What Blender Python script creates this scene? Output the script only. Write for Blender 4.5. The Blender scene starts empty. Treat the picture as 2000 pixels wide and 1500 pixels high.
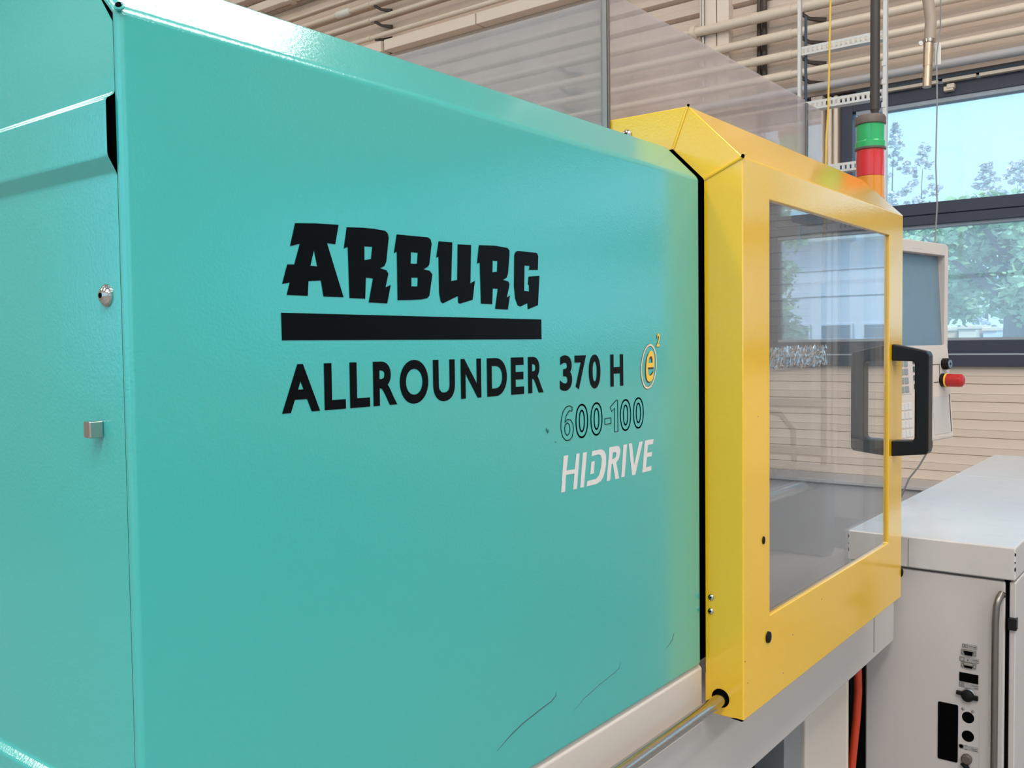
import bpy, bmesh, math, random
from mathutils import Vector, Matrix
R = math.radians
sc = bpy.context.scene
C = sc.collection
random.seed(7)

# ------------------------------------------------------------------ camera, sky, lights, exposure
cam = bpy.data.cameras.new('camera')
cam.sensor_width = 36.0
cam.lens = 36.0 * 1819.57 / 2000.0
cam.clip_start = 0.05
cam.clip_end = 300
cam_o = bpy.data.objects.new('camera', cam)
C.objects.link(cam_o)
yaw, pit, rol = R(52.3498), R(-2.4362), R(-0.7065)
fw = Vector((math.sin(yaw)*math.cos(pit), math.cos(yaw)*math.cos(pit), math.sin(pit)))
rt = Vector((math.cos(yaw), -math.sin(yaw), 0))
up = rt.cross(fw)
c_, s_ = math.cos(rol), math.sin(rol)
rx, ux = c_*rt + s_*up, -s_*rt + c_*up
cam_o.matrix_world = Matrix(((rx.x, ux.x, -fw.x, 0), (rx.y, ux.y, -fw.y, 0), (rx.z, ux.z, -fw.z, 1.5), (0, 0, 0, 1)))
sc.camera = cam_o

w = bpy.data.worlds.new('sky')
sc.world = w
w.use_nodes = True
wn = w.node_tree
wn.nodes.clear()
wo = wn.nodes.new('ShaderNodeOutputWorld')
wb = wn.nodes.new('ShaderNodeBackground')
wtc = wn.nodes.new('ShaderNodeTexCoord')
wsep = wn.nodes.new('ShaderNodeSeparateXYZ')
wr = wn.nodes.new('ShaderNodeValToRGB')
wr.color_ramp.elements[0].position = 0.0
wr.color_ramp.elements[0].color = (0.44, 0.74, 1.0, 1)
wr.color_ramp.elements[1].position = 0.6
wr.color_ramp.elements[1].color = (0.40, 0.70, 1.0, 1)
wn.links.new(wtc.outputs['Generated'], wsep.inputs[0])
wn.links.new(wsep.outputs['Z'], wr.inputs[0])
wn.links.new(wr.outputs[0], wb.inputs[0])
wb.inputs[1].default_value = 2.1
wn.links.new(wb.outputs[0], wo.inputs[0])

def area(name, loc, sx, sy, power, rot=(0, 0, 0), col=(1, 0.97, 0.93)):
    l = bpy.data.lights.new(name, 'AREA')
    l.shape = 'RECTANGLE'
    l.size, l.size_y = sx, sy
    l.energy = power
    l.color = col
    o = bpy.data.objects.new(name, l)
    C.objects.link(o)
    o.location = loc
    o.rotation_euler = rot
    return o
LAMP_D = {2.1: 0.17, -1.2: 0.6, -4.4: 0.5, 6.0: 0.3}   # half depth of the lamps of each row
LAMPS = [(2.0, 2.1), (2.0, -1.2), (2.0, -4.4), (-2.3, 2.1), (-2.3, -1.2), (-2.3, -4.4), (2.0, 6.0), (-2.3, 6.0)]  # the two front rows are added fill lamps for the machine front
for k, (lx, ly) in enumerate(LAMPS):
    area('ceiling_lamp_light', (lx, ly, 5.36), 3.0, LAMP_D[ly]*2, {2.1: 34, -1.2: 84, -4.4: 58, 6.0: 45}[ly]*(2.4 if lx < 0 else 0.9))
sun = bpy.data.lights.new('sun', 'SUN')
sun.energy = 3.5
sun.angle = R(12)
sun.color = (1, 0.97, 0.92)
sun_o = bpy.data.objects.new('sun', sun)
C.objects.link(sun_o)
sun_o.rotation_euler = Vector((0.55, 0.35, -0.75)).to_track_quat('-Z', 'Y').to_euler()
sc.view_settings.view_transform = 'Standard'
sc.view_settings.look = 'None'
sc.view_settings.gamma = 1.0
sc.view_settings.use_curve_mapping = False
sc.view_settings.exposure = -0.06
try:
    sc.cycles.use_denoising = True
    sc.cycles.max_bounces = 10
    sc.cycles.diffuse_bounces = 5
    sc.cycles.glossy_bounces = 5
    sc.cycles.transparent_max_bounces = 16
    sc.cycles.sample_clamp_indirect = 6.0
    sc.cycles.caustics_reflective = False
    sc.cycles.caustics_refractive = False
except Exception:
    pass

# ------------------------------------------------------------------ materials
def lin(c):
    out = []
    for v in c:
        v = v/255.0
        out.append(v/12.92 if v <= 0.04045 else ((v+0.055)/1.055)**2.4)
    return tuple(out)
def mat(name, col, rough=0.5, metal=0.0, bump=0.0, bscale=200.0, var=0.0, vscale=6.0, coat=0.0, spec=0.5, emit=0.0, detail=2.0, dirt=None, crough=0.08, cior=1.5):
    m = bpy.data.materials.new(name)
    m.use_nodes = True
    nt = m.node_tree
    b = nt.nodes['Principled BSDF']
    c = lin(col)
    b.inputs['Base Color'].default_value = (*c, 1)
    b.inputs['Roughness'].default_value = rough
    b.inputs['Metallic'].default_value = metal
    b.inputs['Specular IOR Level'].default_value = spec
    b.inputs['Coat Weight'].default_value = coat
    b.inputs['Coat Roughness'].default_value = crough
    b.inputs['Coat IOR'].default_value = cior
    tc = nt.nodes.new('ShaderNodeTexCoord')
    if bump:
        n = nt.nodes.new('ShaderNodeTexNoise')
        n.inputs['Scale'].default_value = bscale
        n.inputs['Detail'].default_value = detail
        nt.links.new(tc.outputs['Object'], n.inputs['Vector'])
        bp = nt.nodes.new('ShaderNodeBump')
        bp.inputs['Strength'].default_value = bump
        bp.inputs['Distance'].default_value = 0.001
        nt.links.new(n.outputs['Fac'], bp.inputs['Height'])
        nt.links.new(bp.outputs[0], b.inputs['Normal'])
        if coat:
            nt.links.new(bp.outputs[0], b.inputs['Coat Normal'])
    if var:
        n2 = nt.nodes.new('ShaderNodeTexNoise')
        n2.inputs['Scale'].default_value = vscale
        n2.inputs['Detail'].default_value = 5
        nt.links.new(tc.outputs['Object'], n2.inputs['Vector'])
        mx = nt.nodes.new('ShaderNodeMix')
        mx.data_type = 'RGBA'
        d = dirt and lin(dirt) or tuple(v*(1-var) for v in c)
        if dirt:
            mp = nt.nodes.new('ShaderNodeMapRange')
            mp.inputs['From Min'].default_value = 0.55
            mp.inputs['From Max'].default_value = 0.8
            mp.inputs['To Max'].default_value = var
            nt.links.new(n2.outputs['Fac'], mp.inputs['Value'])
            nt.links.new(mp.outputs[0], mx.inputs[0])
        else:
            nt.links.new(n2.outputs['Fac'], mx.inputs[0])
        mx.inputs[6].default_value = (*c, 1)
        mx.inputs[7].default_value = (*d, 1)
        nt.links.new(mx.outputs[2], b.inputs['Base Color'])
    if emit:
        b.inputs['Emission Color'].default_value = (*c, 1)
        b.inputs['Emission Strength'].default_value = emit
    return m
def pane_mat(name, tint, fres=1.6, haze=0.0, hazecol=(170, 165, 165), rough=0.0, bump=0.0):
    m = bpy.data.materials.new(name)
    m.use_nodes = True
    nt = m.node_tree
    nt.nodes.clear()
    o = nt.nodes.new('ShaderNodeOutputMaterial')
    tr = nt.nodes.new('ShaderNodeBsdfTransparent')
    tr.inputs[0].default_value = (*lin(tint), 1)
    gl = nt.nodes.new('ShaderNodeBsdfGlossy')
    gl.inputs['Roughness'].default_value = rough
    gl.inputs['Color'].default_value = (1, 1, 1, 1)
    if bump:
        tc = nt.nodes.new('ShaderNodeTexCoord')
        n = nt.nodes.new('ShaderNodeTexNoise')
        n.inputs['Scale'].default_value = 4
        nt.links.new(tc.outputs['Object'], n.inputs['Vector'])
        bp = nt.nodes.new('ShaderNodeBump')
        bp.inputs['Strength'].default_value = bump
        bp.inputs['Distance'].default_value = 0.01
        nt.links.new(n.outputs['Fac'], bp.inputs['Height'])
        nt.links.new(bp.outputs[0], gl.inputs['Normal'])
    # Schlick reflectance per face (both faces of a pane count)
    def mth(op, *ins):
        q = nt.nodes.new('ShaderNodeMath'); q.operation = op; q.use_clamp = op == 'MULTIPLY'
        for i, v in enumerate(ins):
            if isinstance(v, (int, float)): q.inputs[i].default_value = v
            else: nt.links.new(v, q.inputs[i])
        return q.outputs[0]
    ge = nt.nodes.new('ShaderNodeNewGeometry')
    dt = nt.nodes.new('ShaderNodeVectorMath'); dt.operation = 'DOT_PRODUCT'
    nt.links.new(ge.outputs['Incoming'], dt.inputs[0]); nt.links.new(ge.outputs['Normal'], dt.inputs[1])
    ca = mth('ABSOLUTE', dt.outputs['Value'])
    sch = mth('ADD', mth('MULTIPLY', mth('POWER', mth('SUBTRACT', 1.0, ca), 5.0), 0.954), 0.046)
    refl = mth('MULTIPLY', sch, fres)
    base = tr
    if haze:
        df = nt.nodes.new('ShaderNodeBsdfDiffuse')
        df.inputs[0].default_value = (*lin(hazecol), 1)
        tl = nt.nodes.new('ShaderNodeBsdfTranslucent')
        tl.inputs[0].default_value = (*lin(hazecol), 1)
        ad = nt.nodes.new('ShaderNodeMixShader')
        ad.inputs[0].default_value = 0.5
        nt.links.new(df.outputs[0], ad.inputs[1])
        nt.links.new(tl.outputs[0], ad.inputs[2])
        tc2 = nt.nodes.new('ShaderNodeTexCoord')
        n2 = nt.nodes.new('ShaderNodeTexNoise')
        n2.inputs['Scale'].default_value = 9
        n2.inputs['Detail'].default_value = 6
        mp = nt.nodes.new('ShaderNodeMapRange')
        mp.inputs['To Min'].default_value = haze*0.7
        mp.inputs['To Max'].default_value = haze*1.3
        nt.links.new(tc2.outputs['Object'], n2.inputs['Vector'])
        nt.links.new(n2.outputs['Fac'], mp.inputs['Value'])
        mh = nt.nodes.new('ShaderNodeMixShader')
        nt.links.new(mp.outputs[0], mh.inputs[0])
        nt.links.new(tr.outputs[0], mh.inputs[1])
        nt.links.new(ad.outputs[0], mh.inputs[2])
        base = mh
    mx = nt.nodes.new('ShaderNodeMixShader')
    nt.links.new(refl, mx.inputs[0])
    nt.links.new(base.outputs[0], mx.inputs[1])
    nt.links.new(gl.outputs[0], mx.inputs[2])
    nt.links.new(mx.outputs[0], o.inputs[0])
    return m

GREEN = mat('turquoise_powder_coat', (44, 173, 166), 0.35, bump=0.15, bscale=420, coat=1.0, var=0.05, vscale=3, crough=0.13, cior=1.8)
YELLOW = mat('yellow_powder_coat', (242, 188, 2), 0.35, bump=0.10, bscale=330, coat=1.0, var=0.04, vscale=4, crough=0.10, cior=1.9, spec=0.15)
CREAM = mat('cream_paint', (206, 194, 184), 0.42, bump=0.08, bscale=350, var=0.06, vscale=5)
CABGREY = mat('light_grey_paint', (196, 188, 184), 0.40, bump=0.08, bscale=420, var=0.05, vscale=4)
LIDWHITE = mat('white_lid_paint', (200, 194, 191), 0.34, bump=0.06, bscale=420, var=0.4, vscale=24, dirt=(168, 166, 168), coat=0.6, crough=0.2)
BLACK = mat('black_plastic', (9, 9, 10), 0.36, spec=0.35, bump=0.05, bscale=600)
PRINT = mat('black_print', (3, 3, 4), 0.35, spec=0.10)
WPRINT = mat('white_print', (216, 210, 207), 0.4)
YPRINT = mat('yellow_print', (236, 190, 70), 0.4)
RINGPRINT = mat('cream_print', (226, 205, 180), 0.4)
BROWNPRINT = mat('brown_print', (70, 48, 34), 0.4)
DARK = mat('dark_void', (3, 3, 4), 0.9, spec=0.05)
RUBBER = mat('black_rubber', (9, 9, 10), 0.6, spec=0.25)
STEEL = mat('polished_steel', (190, 186, 180), 0.18, metal=1.0)
ZINC = mat('zinc_steel', (168, 165, 160), 0.35, metal=1.0)
TUBE = mat('grey_steel_tube', (132, 124, 118), 0.34, metal=0.9)
GALV = mat('galvanised_sheet', (205, 203, 200), 0.45, metal=0.35)
WALL = mat('beige_cladding', (214, 195, 179), 0.55, var=0.05, vscale=2)
PIPE = mat('beige_pipe_paint', (224, 207, 188), 0.32, var=0.05, vscale=3)
COUPL = mat('bronze_grey_metal', (176, 156, 136), 0.3, metal=0.8)
DROP = mat('brown_grey_pipe', (164, 146, 130), 0.4)
BOXG = mat('deep_green_paint', (38, 116, 98), 0.4)
SMUDGE = mat('grey_green_smudge', (52, 112, 106), 0.6)
BRACKET = mat('dark_bracket', (70, 60, 55), 0.5)
PIPEGREY = mat('grey_pipe', (172, 169, 170), 0.45)
DUCT = mat('pale_beige_duct', (230, 213, 198), 0.5)
FRAME = mat('dark_window_frame', (50, 54, 70), 0.45)
FRAMELINE = mat('light_frame_gasket', (150, 158, 166), 0.4)
HOSE_RED = mat('red_hose', (196, 60, 28), 0.45)
CORD_Y = mat('yellow_cord', (214, 170, 60), 0.5)
CABLE_G = mat('grey_cable', (130, 130, 132), 0.5)
CABLE_B = mat('blue_cable', (48, 70, 90), 0.5)
POLE = mat('dark_pole', (58, 50, 48), 0.45)
TERM = mat('beige_terminal_housing', (208, 195, 186), 0.5, bump=0.05, bscale=500)
SCREEN = mat('dull_screen_glass', (112, 134, 148), 0.25, var=0.18, vscale=14)
KEYW = mat('white_key', (206, 204, 204), 0.45)
KEYG = mat('grey_key', (140, 146, 146), 0.45)
KEYGREEN = mat('dark_green_key', (64, 92, 88), 0.45)
RED = mat('red_button', (180, 34, 32), 0.35)
LENSG = mat('green_lens', (44, 168, 100), 0.2, coat=0.4)
LENSR = mat('red_lens', (206, 44, 46), 0.2, coat=0.4)
LENSO = mat('amber_lens', (222, 140, 20), 0.2, coat=0.4)
TOWERB = mat('brown_grey_plastic', (92, 80, 74), 0.5)
GREYLABEL = mat('grey_label', (158, 154, 152), 0.5)
INK = mat('label_ink', (60, 56, 54), 0.6)
TAG = mat('white_tag', (226, 222, 216), 0.5)
FLOOR = mat('grey_epoxy_floor', (150, 148, 146), 0.35, var=0.1, vscale=1.5)
CEIL = mat('white_ceiling', (214, 210, 204), 0.7)
PLASTER = mat('pale_plaster', (206, 198, 188), 0.7)
LAMPM = mat('lamp_diffuser', (255, 250, 240), 0.5, emit=2.5)
MACH = mat('grey_machine_steel', (150, 154, 158), 0.4, metal=0.4, var=0.2, vscale=12)
HOSEGREEN = mat('dark_green_fitting', (40, 66, 60), 0.5)
MACHD = mat('dark_machine_steel', (64, 72, 76), 0.5, var=0.3, vscale=18)
TRUNK = mat('bark', (92, 96, 96), 0.8)
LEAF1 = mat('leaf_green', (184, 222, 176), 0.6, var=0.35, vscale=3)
LEAF2 = mat('leaf_veiled', (222, 230, 236), 0.7, var=0.2, vscale=2)  # pale bluish tone holds the glare that veils the distant trees
LAWN = mat('lawn', (150, 190, 140), 0.9, var=0.2, vscale=1)
ASPH = mat('asphalt', (150, 150, 152), 0.8)
BWHITE = mat('white_render', (214, 220, 232), 0.7)
BWIN = mat('far_window_glass', (84, 96, 112), 0.2)
CRATE1 = mat('tan_container', (214, 186, 150), 0.6)
CRATE2 = mat('cream_container', (226, 214, 196), 0.6)
CRATE3 = mat('pale_blue_container', (196, 214, 232), 0.6)
CARP = mat('silver_car_paint', (196, 206, 216), 0.25, coat=0.5)
CARD = mat('grey_car_paint', (110, 124, 136), 0.25, coat=0.5)
GLASS = pane_mat('window_glass', (246, 250, 250), 1.2, haze=0.18, hazecol=(240, 248, 255))
POLYC = pane_mat('guard_window_polycarbonate', (225, 230, 234), 2.4, haze=0.14, hazecol=(205, 208, 212), bump=0.012)
HOOD = pane_mat('dusty_hood_acrylic', (236, 236, 238), 0.9, haze=0.42, hazecol=(212, 202, 203))

# ------------------------------------------------------------------ mesh helpers
class MB:
    def __init__(s):
        s.v = []; s.f = []
    def add(s, verts, faces):
        n = len(s.v)
        s.v += [tuple(p) for p in verts]
        s.f += [tuple(i+n for i in f) for f in faces]
        return s
    def box(s, x0, x1, y0, y1, z0, z1):
        v = [(x, y, z) for x in (x0, x1) for y in (y0, y1) for z in (z0, z1)]
        return s.add(v, [(0, 1, 3, 2), (4, 6, 7, 5), (0, 4, 5, 1), (2, 3, 7, 6), (0, 2, 6, 4), (1, 5, 7, 3)])
    def tube(s, pts, r, n=12, caps=True):
        pts = [Vector(p) for p in pts]
        rings = []
        prev = None
        for i, p in enumerate(pts):
            a = pts[max(i-1, 0)]; b = pts[min(i+1, len(pts)-1)]
            t = (b-a).normalized()
            if prev is None:
                h = Vector((0, 0, 1)) if abs(t.z) < 0.9 else Vector((1, 0, 0))
                u = t.cross(h).normalized()
            else:
                u = (prev - t*prev.dot(t)).normalized()
            prev = u
            q = t.cross(u)
            rr = r[i] if isinstance(r, (list, tuple)) else r
            rings.append([p + rr*(math.cos(2*math.pi*k/n)*u + math.sin(2*math.pi*k/n)*q) for k in range(n)])
        v = [p for g in rings for p in g]
        f = []
        for i in range(len(rings)-1):
            for k in range(n):
                f.append((i*n+k, i*n+(k+1) % n, (i+1)*n+(k+1) % n, (i+1)*n+k))
        if caps:
            f.append(tuple(range(n))[::-1])
            f.append(tuple((len(rings)-1)*n+k for k in range(n)))
        return s.add(v, f)
    def extr(s, prof, axis, a, b, closed=True, caps=True):
        """prof: 2D points; axis 'x': (y,z), 'y': (x,z), 'z': (x,y)"""
        def P(p, t):
            return {'x': (t, p[0], p[1]), 'y': (p[0], t, p[1]), 'z': (p[0], p[1], t)}[axis]
        n = len(prof)
        v = [P(p, a) for p in prof] + [P(p, b) for p in prof]
        f = [(i, (i+1) % n, n+(i+1) % n, n+i) for i in range(n if closed else n-1)]
        if closed and caps:
            f += [tuple(range(n))[::-1], tuple(range(n, 2*n))]
        return s.add(v, f)
    def lathe(s, prof, o, ax, n=24):
        """prof: (radius, height along ax)"""
        o = Vector(o); ax = Vector(ax).normalized()
        h = Vector((0, 0, 1)) if abs(ax.z) < 0.9 else Vector((1, 0, 0))
        u = ax.cross(h).normalized(); q = ax.cross(u)
        v = []
        for r_, z_ in prof:
            for k in range(n):
                a = 2*math.pi*k/n
                v.append(o + ax*z_ + r_*(math.cos(a)*u + math.sin(a)*q))
        f = []
        for i in range(len(prof)-1):
            for k in range(n):
                f.append((i*n+k, i*n+(k+1) % n, (i+1)*n+(k+1) % n, (i+1)*n+k))
        f.append(tuple(range(n))[::-1]); f.append(tuple((len(prof)-1)*n+k for k in range(n)))
        return s.add(v, f)
    def xf(s, fn):
        s.v = [tuple(fn(*p)) for p in s.v]
        return s
OFF = {}
def obj(name, mb, m, parent=None, bevel=0.0, smooth=40, kind=None, label=None, segs=2):
    off = OFF.get(parent.name, Vector((0, 0, 0))) if parent else Vector((0, 0, 0))
    me = bpy.data.meshes.new(name)
    me.from_pydata([tuple(Vector(p)-off) for p in mb.v], [], mb.f)
    me.validate()
    bm = bmesh.new(); bm.from_mesh(me)
    bmesh.ops.recalc_face_normals(bm, faces=bm.faces)
    bm.to_mesh(me); bm.free()
    me.materials.append(m)
    if smooth:
        for p in me.polygons: p.use_smooth = True
        me.set_sharp_from_angle(angle=R(smooth))
    o = bpy.data.objects.new(name, me)
    C.objects.link(o)
    if parent:
        o.parent = parent
    OFF[o.name] = off
    if bevel:
        b = o.modifiers.new('bevel', 'BEVEL')
        b.width = bevel; b.segments = segs; b.limit_method = 'ANGLE'; b.angle_limit = R(28)
        b.harden_normals = bool(smooth)
    if kind: o['kind'] = kind
    if label: o['label'] = label
    return o
def tag(o, label, cat, group=None):
    o['label'] = label; o['category'] = cat
    if group: o['group'] = group
    return o
def thing(name, loc, label, cat, group=None):
    o = bpy.data.objects.new(name, None)
    o.empty_display_size = 0.05
    C.objects.link(o); o.location = loc
    OFF[o.name] = Vector(loc)
    return tag(o, label, cat, group)
def single(name, mb, m, label, cat, group=None, bevel=0.0, smooth=40):
    return tag(obj(name, mb, m, None, bevel, smooth), label, cat, group)
def struct(name, mb, m, bevel=0.0, smooth=40):
    return obj(name, mb, m, None, bevel, smooth, kind='structure')
def like(o, parent, shift, name=None):
    c = o.copy(); C.objects.link(c); c.parent = parent
    c.location = Vector(o.location) + Vector(shift)
    return c
def curve_mesh(cd):
    o = bpy.data.objects.new('tmp', cd); C.objects.link(o)
    dg = bpy.context.evaluated_depsgraph_get()
    me = bpy.data.meshes.new_from_object(o.evaluated_get(dg))
    mb = MB()
    mb.v = [tuple(v.co) for v in me.vertices]; mb.f = [tuple(p.vertices) for p in me.polygons]
    bpy.data.objects.remove(o); bpy.data.meshes.remove(me); bpy.data.curves.remove(cd)
    return mb
def poly2d(loops):
    cd = bpy.data.curves.new('tmp', 'CURVE'); cd.dimensions = '2D'; cd.fill_mode = 'BOTH'
    for L in loops:
        sp = cd.splines.new('POLY'); sp.points.add(len(L)-1)
        for p, q in zip(sp.points, L): p.co = (q[0], q[1], 0, 1)
        sp.use_cyclic_u = True
    return curve_mesh(cd)
def glyph(ch, x0, x1, z0, z1, off=0.0, outline=0.0, shear=0.0):
    cd = bpy.data.curves.new('tmp', 'FONT'); cd.body = ch; cd.size = 1; cd.offset = off; cd.shear = shear
    cd.resolution_u = 8
    if outline:
        cd.fill_mode = 'NONE'; cd.bevel_depth = outline; cd.bevel_resolution = 0
    mb = curve_mesh(cd)
    xs = [p[0] for p in mb.v]; ys = [p[1] for p in mb.v]
    a, b, c, d = min(xs), max(xs), min(ys), max(ys)
    mb.xf(lambda x, y, z: (x0+(x-a)/(b-a)*(x1-x0), z0+(y-c)/(d-c)*(z1-z0), 0))
    return mb
def rrect(x0, x1, z0, z1, r, n=5):
    out = []
    for cx, cz, a0 in ((x1-r, z1-r, 0), (x0+r, z1-r, 90), (x0+r, z0+r, 180), (x1-r, z0+r, 270)):
        for k in range(n+1):
            a = R(a0+90*k/n); out.append((cx+r*math.cos(a), cz+r*math.sin(a)))
    return out

# ------------------------------------------------------------------ the hall
WX = 5.0
Y0, Y1 = -7.0, 9.0
struct('floor', MB().box(-5.2, WX+0.2, Y0-0.2, Y1+0.2, -0.1, 0.0), FLOOR)
struct('ceiling', MB().box(-5.2, WX+0.2, Y0-0.2, Y1+0.2, 5.6, 5.8), CEIL)
struct('wall_back', MB().box(-5.2, WX+0.2, Y1, Y1+0.2, 0, 5.6), PLASTER)
struct('wall_front', MB().box(-5.2, WX+0.2, Y0-0.2, Y0, 0, 1.2).box(-5.2, WX+0.2, Y0-0.2, Y0, 3.6, 5.6).box(-5.2, -4.4, Y0-0.2, Y0, 1.2, 3.6).box(4.4, WX+0.2, Y0-0.2, Y0, 1.2, 3.6), PLASTER)
wfm = MB().box(-4.4, 4.4, Y0-0.14, Y0-0.04, 1.2, 1.27).box(-4.4, 4.4, Y0-0.14, Y0-0.04, 3.53, 3.6).box(-4.4, 4.4, Y0-0.14, Y0-0.04, 2.4, 2.46)
for x in (-4.4, -1.5, 1.44, 4.34): wfm.box(x, x+0.06, Y0-0.14, Y0-0.04, 1.27, 3.53)
wf5 = struct('window_5', wfm, FRAME)  # unseen window band, added for frontal light on the green guard
obj('pane', MB().box(-4.34, 4.34, Y0-0.095, Y0-0.09, 1.27, 3.53), GLASS, wf5)
wl = MB().box(-5.2, -5.0, Y0, Y1, 0, 1.2).box(-5.2, -5.0, Y0, Y1, 3.6, 5.6).box(-5.2, -5.0, 6.5, Y1, 1.2, 3.6).box(-5.2, -5.0, Y0, -5.5, 1.2, 3.6)
struct('wall_left', wl, PLASTER)
wlw = MB()
for y in (-5.5, -2.5, 0.5, 3.5, 6.44): wlw.box(-5.14, -5.04, y, y+0.06, 1.2, 3.6)
wlw.box(-5.14, -5.04, -5.5, 6.5, 1.2, 1.27).box(-5.14, -5.04, -5.5, 6.5, 3.53, 3.6).box(-5.14, -5.04, -5.5, 6.5, 2.4, 2.46)
wf = struct('window_4', wlw, FRAME)  # unseen window band, added to light the left-facing sides
obj('pane', MB().box(-5.095, -5.09, -5.45, 6.45, 1.27, 3.53), GLASS, wf)

# window wall: backing + profiled cladding boards
WY = 1.645                     # left jamb of the window band
WE = -6.4                      # far end of the window band
wr_ = MB().box(WX+0.02, WX+0.2, Y0, Y1, 0, 1.365).box(WX+0.02, WX+0.2, WY, Y1, 1.365, 2.79).box(WX+0.02, WX+0.2, Y0, WE, 1.365, 2.79).box(WX+0.02, WX+0.2, Y0, Y1, 2.79, 5.6)
wallr = struct('wall_right', wr_, WALL)
bp = [(WX+0.012, 0.0), (WX+0.0055, 0.0025), (WX+0.0055, 0.0395), (WX+0.0035, 0.041), (WX+0.0055, 0.0475), (WX+0.0055, 0.0865), (WX+0.012, 0.088)]
b0 = obj('cladding_board', MB().extr(bp, 'y', Y0, Y1), WALL, wallr, smooth=20)
b0.location.z = 1.365-0.088
for k in range(1, 15):
    like(b0, wallr, (0, 0, -0.088*k))
rp = [(WX+0.02, 0.0), (WX-0.022, 0.014), (WX-0.022, 0.052), (WX-0.004, 0.062), (WX-0.004, 0.098), (WX+0.02, 0.108)]
r0 = obj('cladding_rib', MB().extr(rp, 'y', Y0, Y1), WALL, wallr, smooth=20)
r0.location.z = 2.836
for k in range(1, 25):
    like(r0, wallr, (0, 0, 0.108*k))
bs = obj('cladding_board', MB().extr(bp, 'y', WY+0.15, Y1), WALL, wallr, smooth=20)
bs.location.z = 1.37
for k in range(1, 16):
    like(bs, wallr, (0, 0, 0.088*k))
struct('trim_1', MB().box(WX-0.03, WX+0.06, Y0, Y1, 2.79, 2.80), BRACKET)
struct('trim_2', MB().box(WX-0.055, WX+0.0, 1.725, 1.785, 0.8, 2.79), PIPE)

# windows: three dark framed units side by side, transom and deep sill rail
def window(n, ya, yb):
    """ya > yb; frame x 4.99..5.07"""
    xa, xb = WX-0.012, WX+0.06
    f = MB()
    f.box(xa, xb, ya-0.062, ya, 1.365, 2.79)
    f.box(xa, xb, yb, yb+0.062, 1.365, 2.79)
    o = struct('window_%d' % n, f, FRAME, bevel=0.002)
    obj('head_rail', MB().box(xa, xb, yb+0.062, ya-0.062, 2.690, 2.757), FRAME, o, bevel=0.002)
    obj('head_gasket', MB().box(xa+0.006, xb, yb+0.072, ya-0.080, 2.669, 2.690), FRAMELINE, o)
    obj('transom', MB().box(xa, xb, yb+0.062, ya-0.062, 2.124, 2.183).box(xa-0.012, xb, yb+0.062, ya-0.062, 2.072, 2.118).box(xa+0.01, xb, yb+0.062, ya-0.062, 2.11, 2.13), FRAME, o, bevel=0.002)
    obj('transom_gasket', MB().box(xa+0.004, xb, yb+0.062, ya-0.062, 2.058, 2.072), FRAMELINE, o)
    obj('bottom_rail', MB().box(xa, xb, yb+0.062, ya-0.062, 1.428, 1.493), FRAME, o, bevel=0.002)
    obj('lower_rail', MB().box(xa-0.012, xb, yb+0.0, ya-0.0, 1.365, 1.420), FRAME, o, bevel=0.002)
    obj('rail_line', MB().box(xa-0.014, xb, yb+0.062, ya-0.062, 1.420, 1.428), FRAMELINE, o)
    obj('sill_line', MB().box(xa+0.004, xb, yb+0.062, ya-0.062, 1.493, 1.506), FRAMELINE, o)
    obj('pane', MB().box(WX+0.030, WX+0.036, yb+0.062, ya-0.062, 2.183, 2.669), GLASS, o, label='upper pane')
    obj('pane', MB().box(WX+0.030, WX+0.036, yb+0.062, ya-0.062, 1.506, 2.058), GLASS, o, label='lower pane')
    obj('head_trim', MB().box(xa-0.03, WX, 1.16 if n == 1 else yb+0.02, ya, 2.757, 2.772), PIPE, o)
    if n == 1:
        obj('head_trim', MB().box(xa-0.03, WX, 0.99, 1.14, 2.757, 2.772), PIPE, o)
        obj('head_trim', MB().box(xa-0.03, WX, yb+0.02, 0.975, 2.757, 2.772), PIPE, o)
        obj('clip', MB().box(xa-0.03, WX, 1.09, 1.135, 2.712, 2.735).box(xa-0.034, WX, 1.085, 1.12, 2.722, 2.745), PIPE, o, bevel=0.004)
window(1, WY, -1.05)
window(2, -1.05, -3.75)
window(3, -3.75, -6.4)
# light beige upright cover with a slotted conduit, behind the pipes
col = struct('trim_3', MB().box(WX-0.07, WX, 2.246, 2.318, 2.80, 5.6).box(WX-0.07, WX, 2.324, 2.424, 2.80, 5.6), DUCT, bevel=0.004)
obj('conduit', MB().tube([(WX-0.078, 2.398, 2.85), (WX-0.078, 2.398, 5.5)], 0.009, 10), ZINC, col)

# pipes along the wall, each with its sleeves and brackets
def pipe(z, r, label, joints=(), brackets=(), ya=Y1-0.05, yb=Y0+0.05, m=PIPE, x=WX-0.10, drop=0.05, name='service_pipe'):
    t = thing(name, (x, (ya+yb)/2, z-r), label, 'pipe', 'horizontal pipes along the window wall')
    obj('tube', MB().tube([(x, ya, z), (x, yb, z)], r, 20), m, t)
    for (a, b) in joints:
        obj('sleeve', MB().lathe([(r, 0), (r+0.0035, 0.002), (r+0.0035, a-b-0.002), (r, a-b)], (x, b, z), (0, 1, 0), 20), m, t)
    for y in brackets:
        k = MB()
        k.lathe([(r, -0.009), (r+0.004, -0.009), (r+0.004, 0.009), (r, 0.009)], (x, y, z), (0, 1, 0), 18)
        obj('clamp', k, m, t)
        k = MB().tube([(x, y-0.05, z-r), (x+0.03, y-0.09, z-r-drop*0.6), (WX-0.045, y-0.17, z-r-drop)], [0.012, 0.010, 0.016], 8)
        obj('bracket', k, BRACKET, t)
    return t
J = [(2.10, 1.88)]
BR = (1.88, 3.42, 5.05, -1.4, -4.0)
pA = pipe(3.255, 0.026, 'thickest beige wall pipe, with a flange, in front of the pale upright cover', J, BR, ya=2.44)
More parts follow.
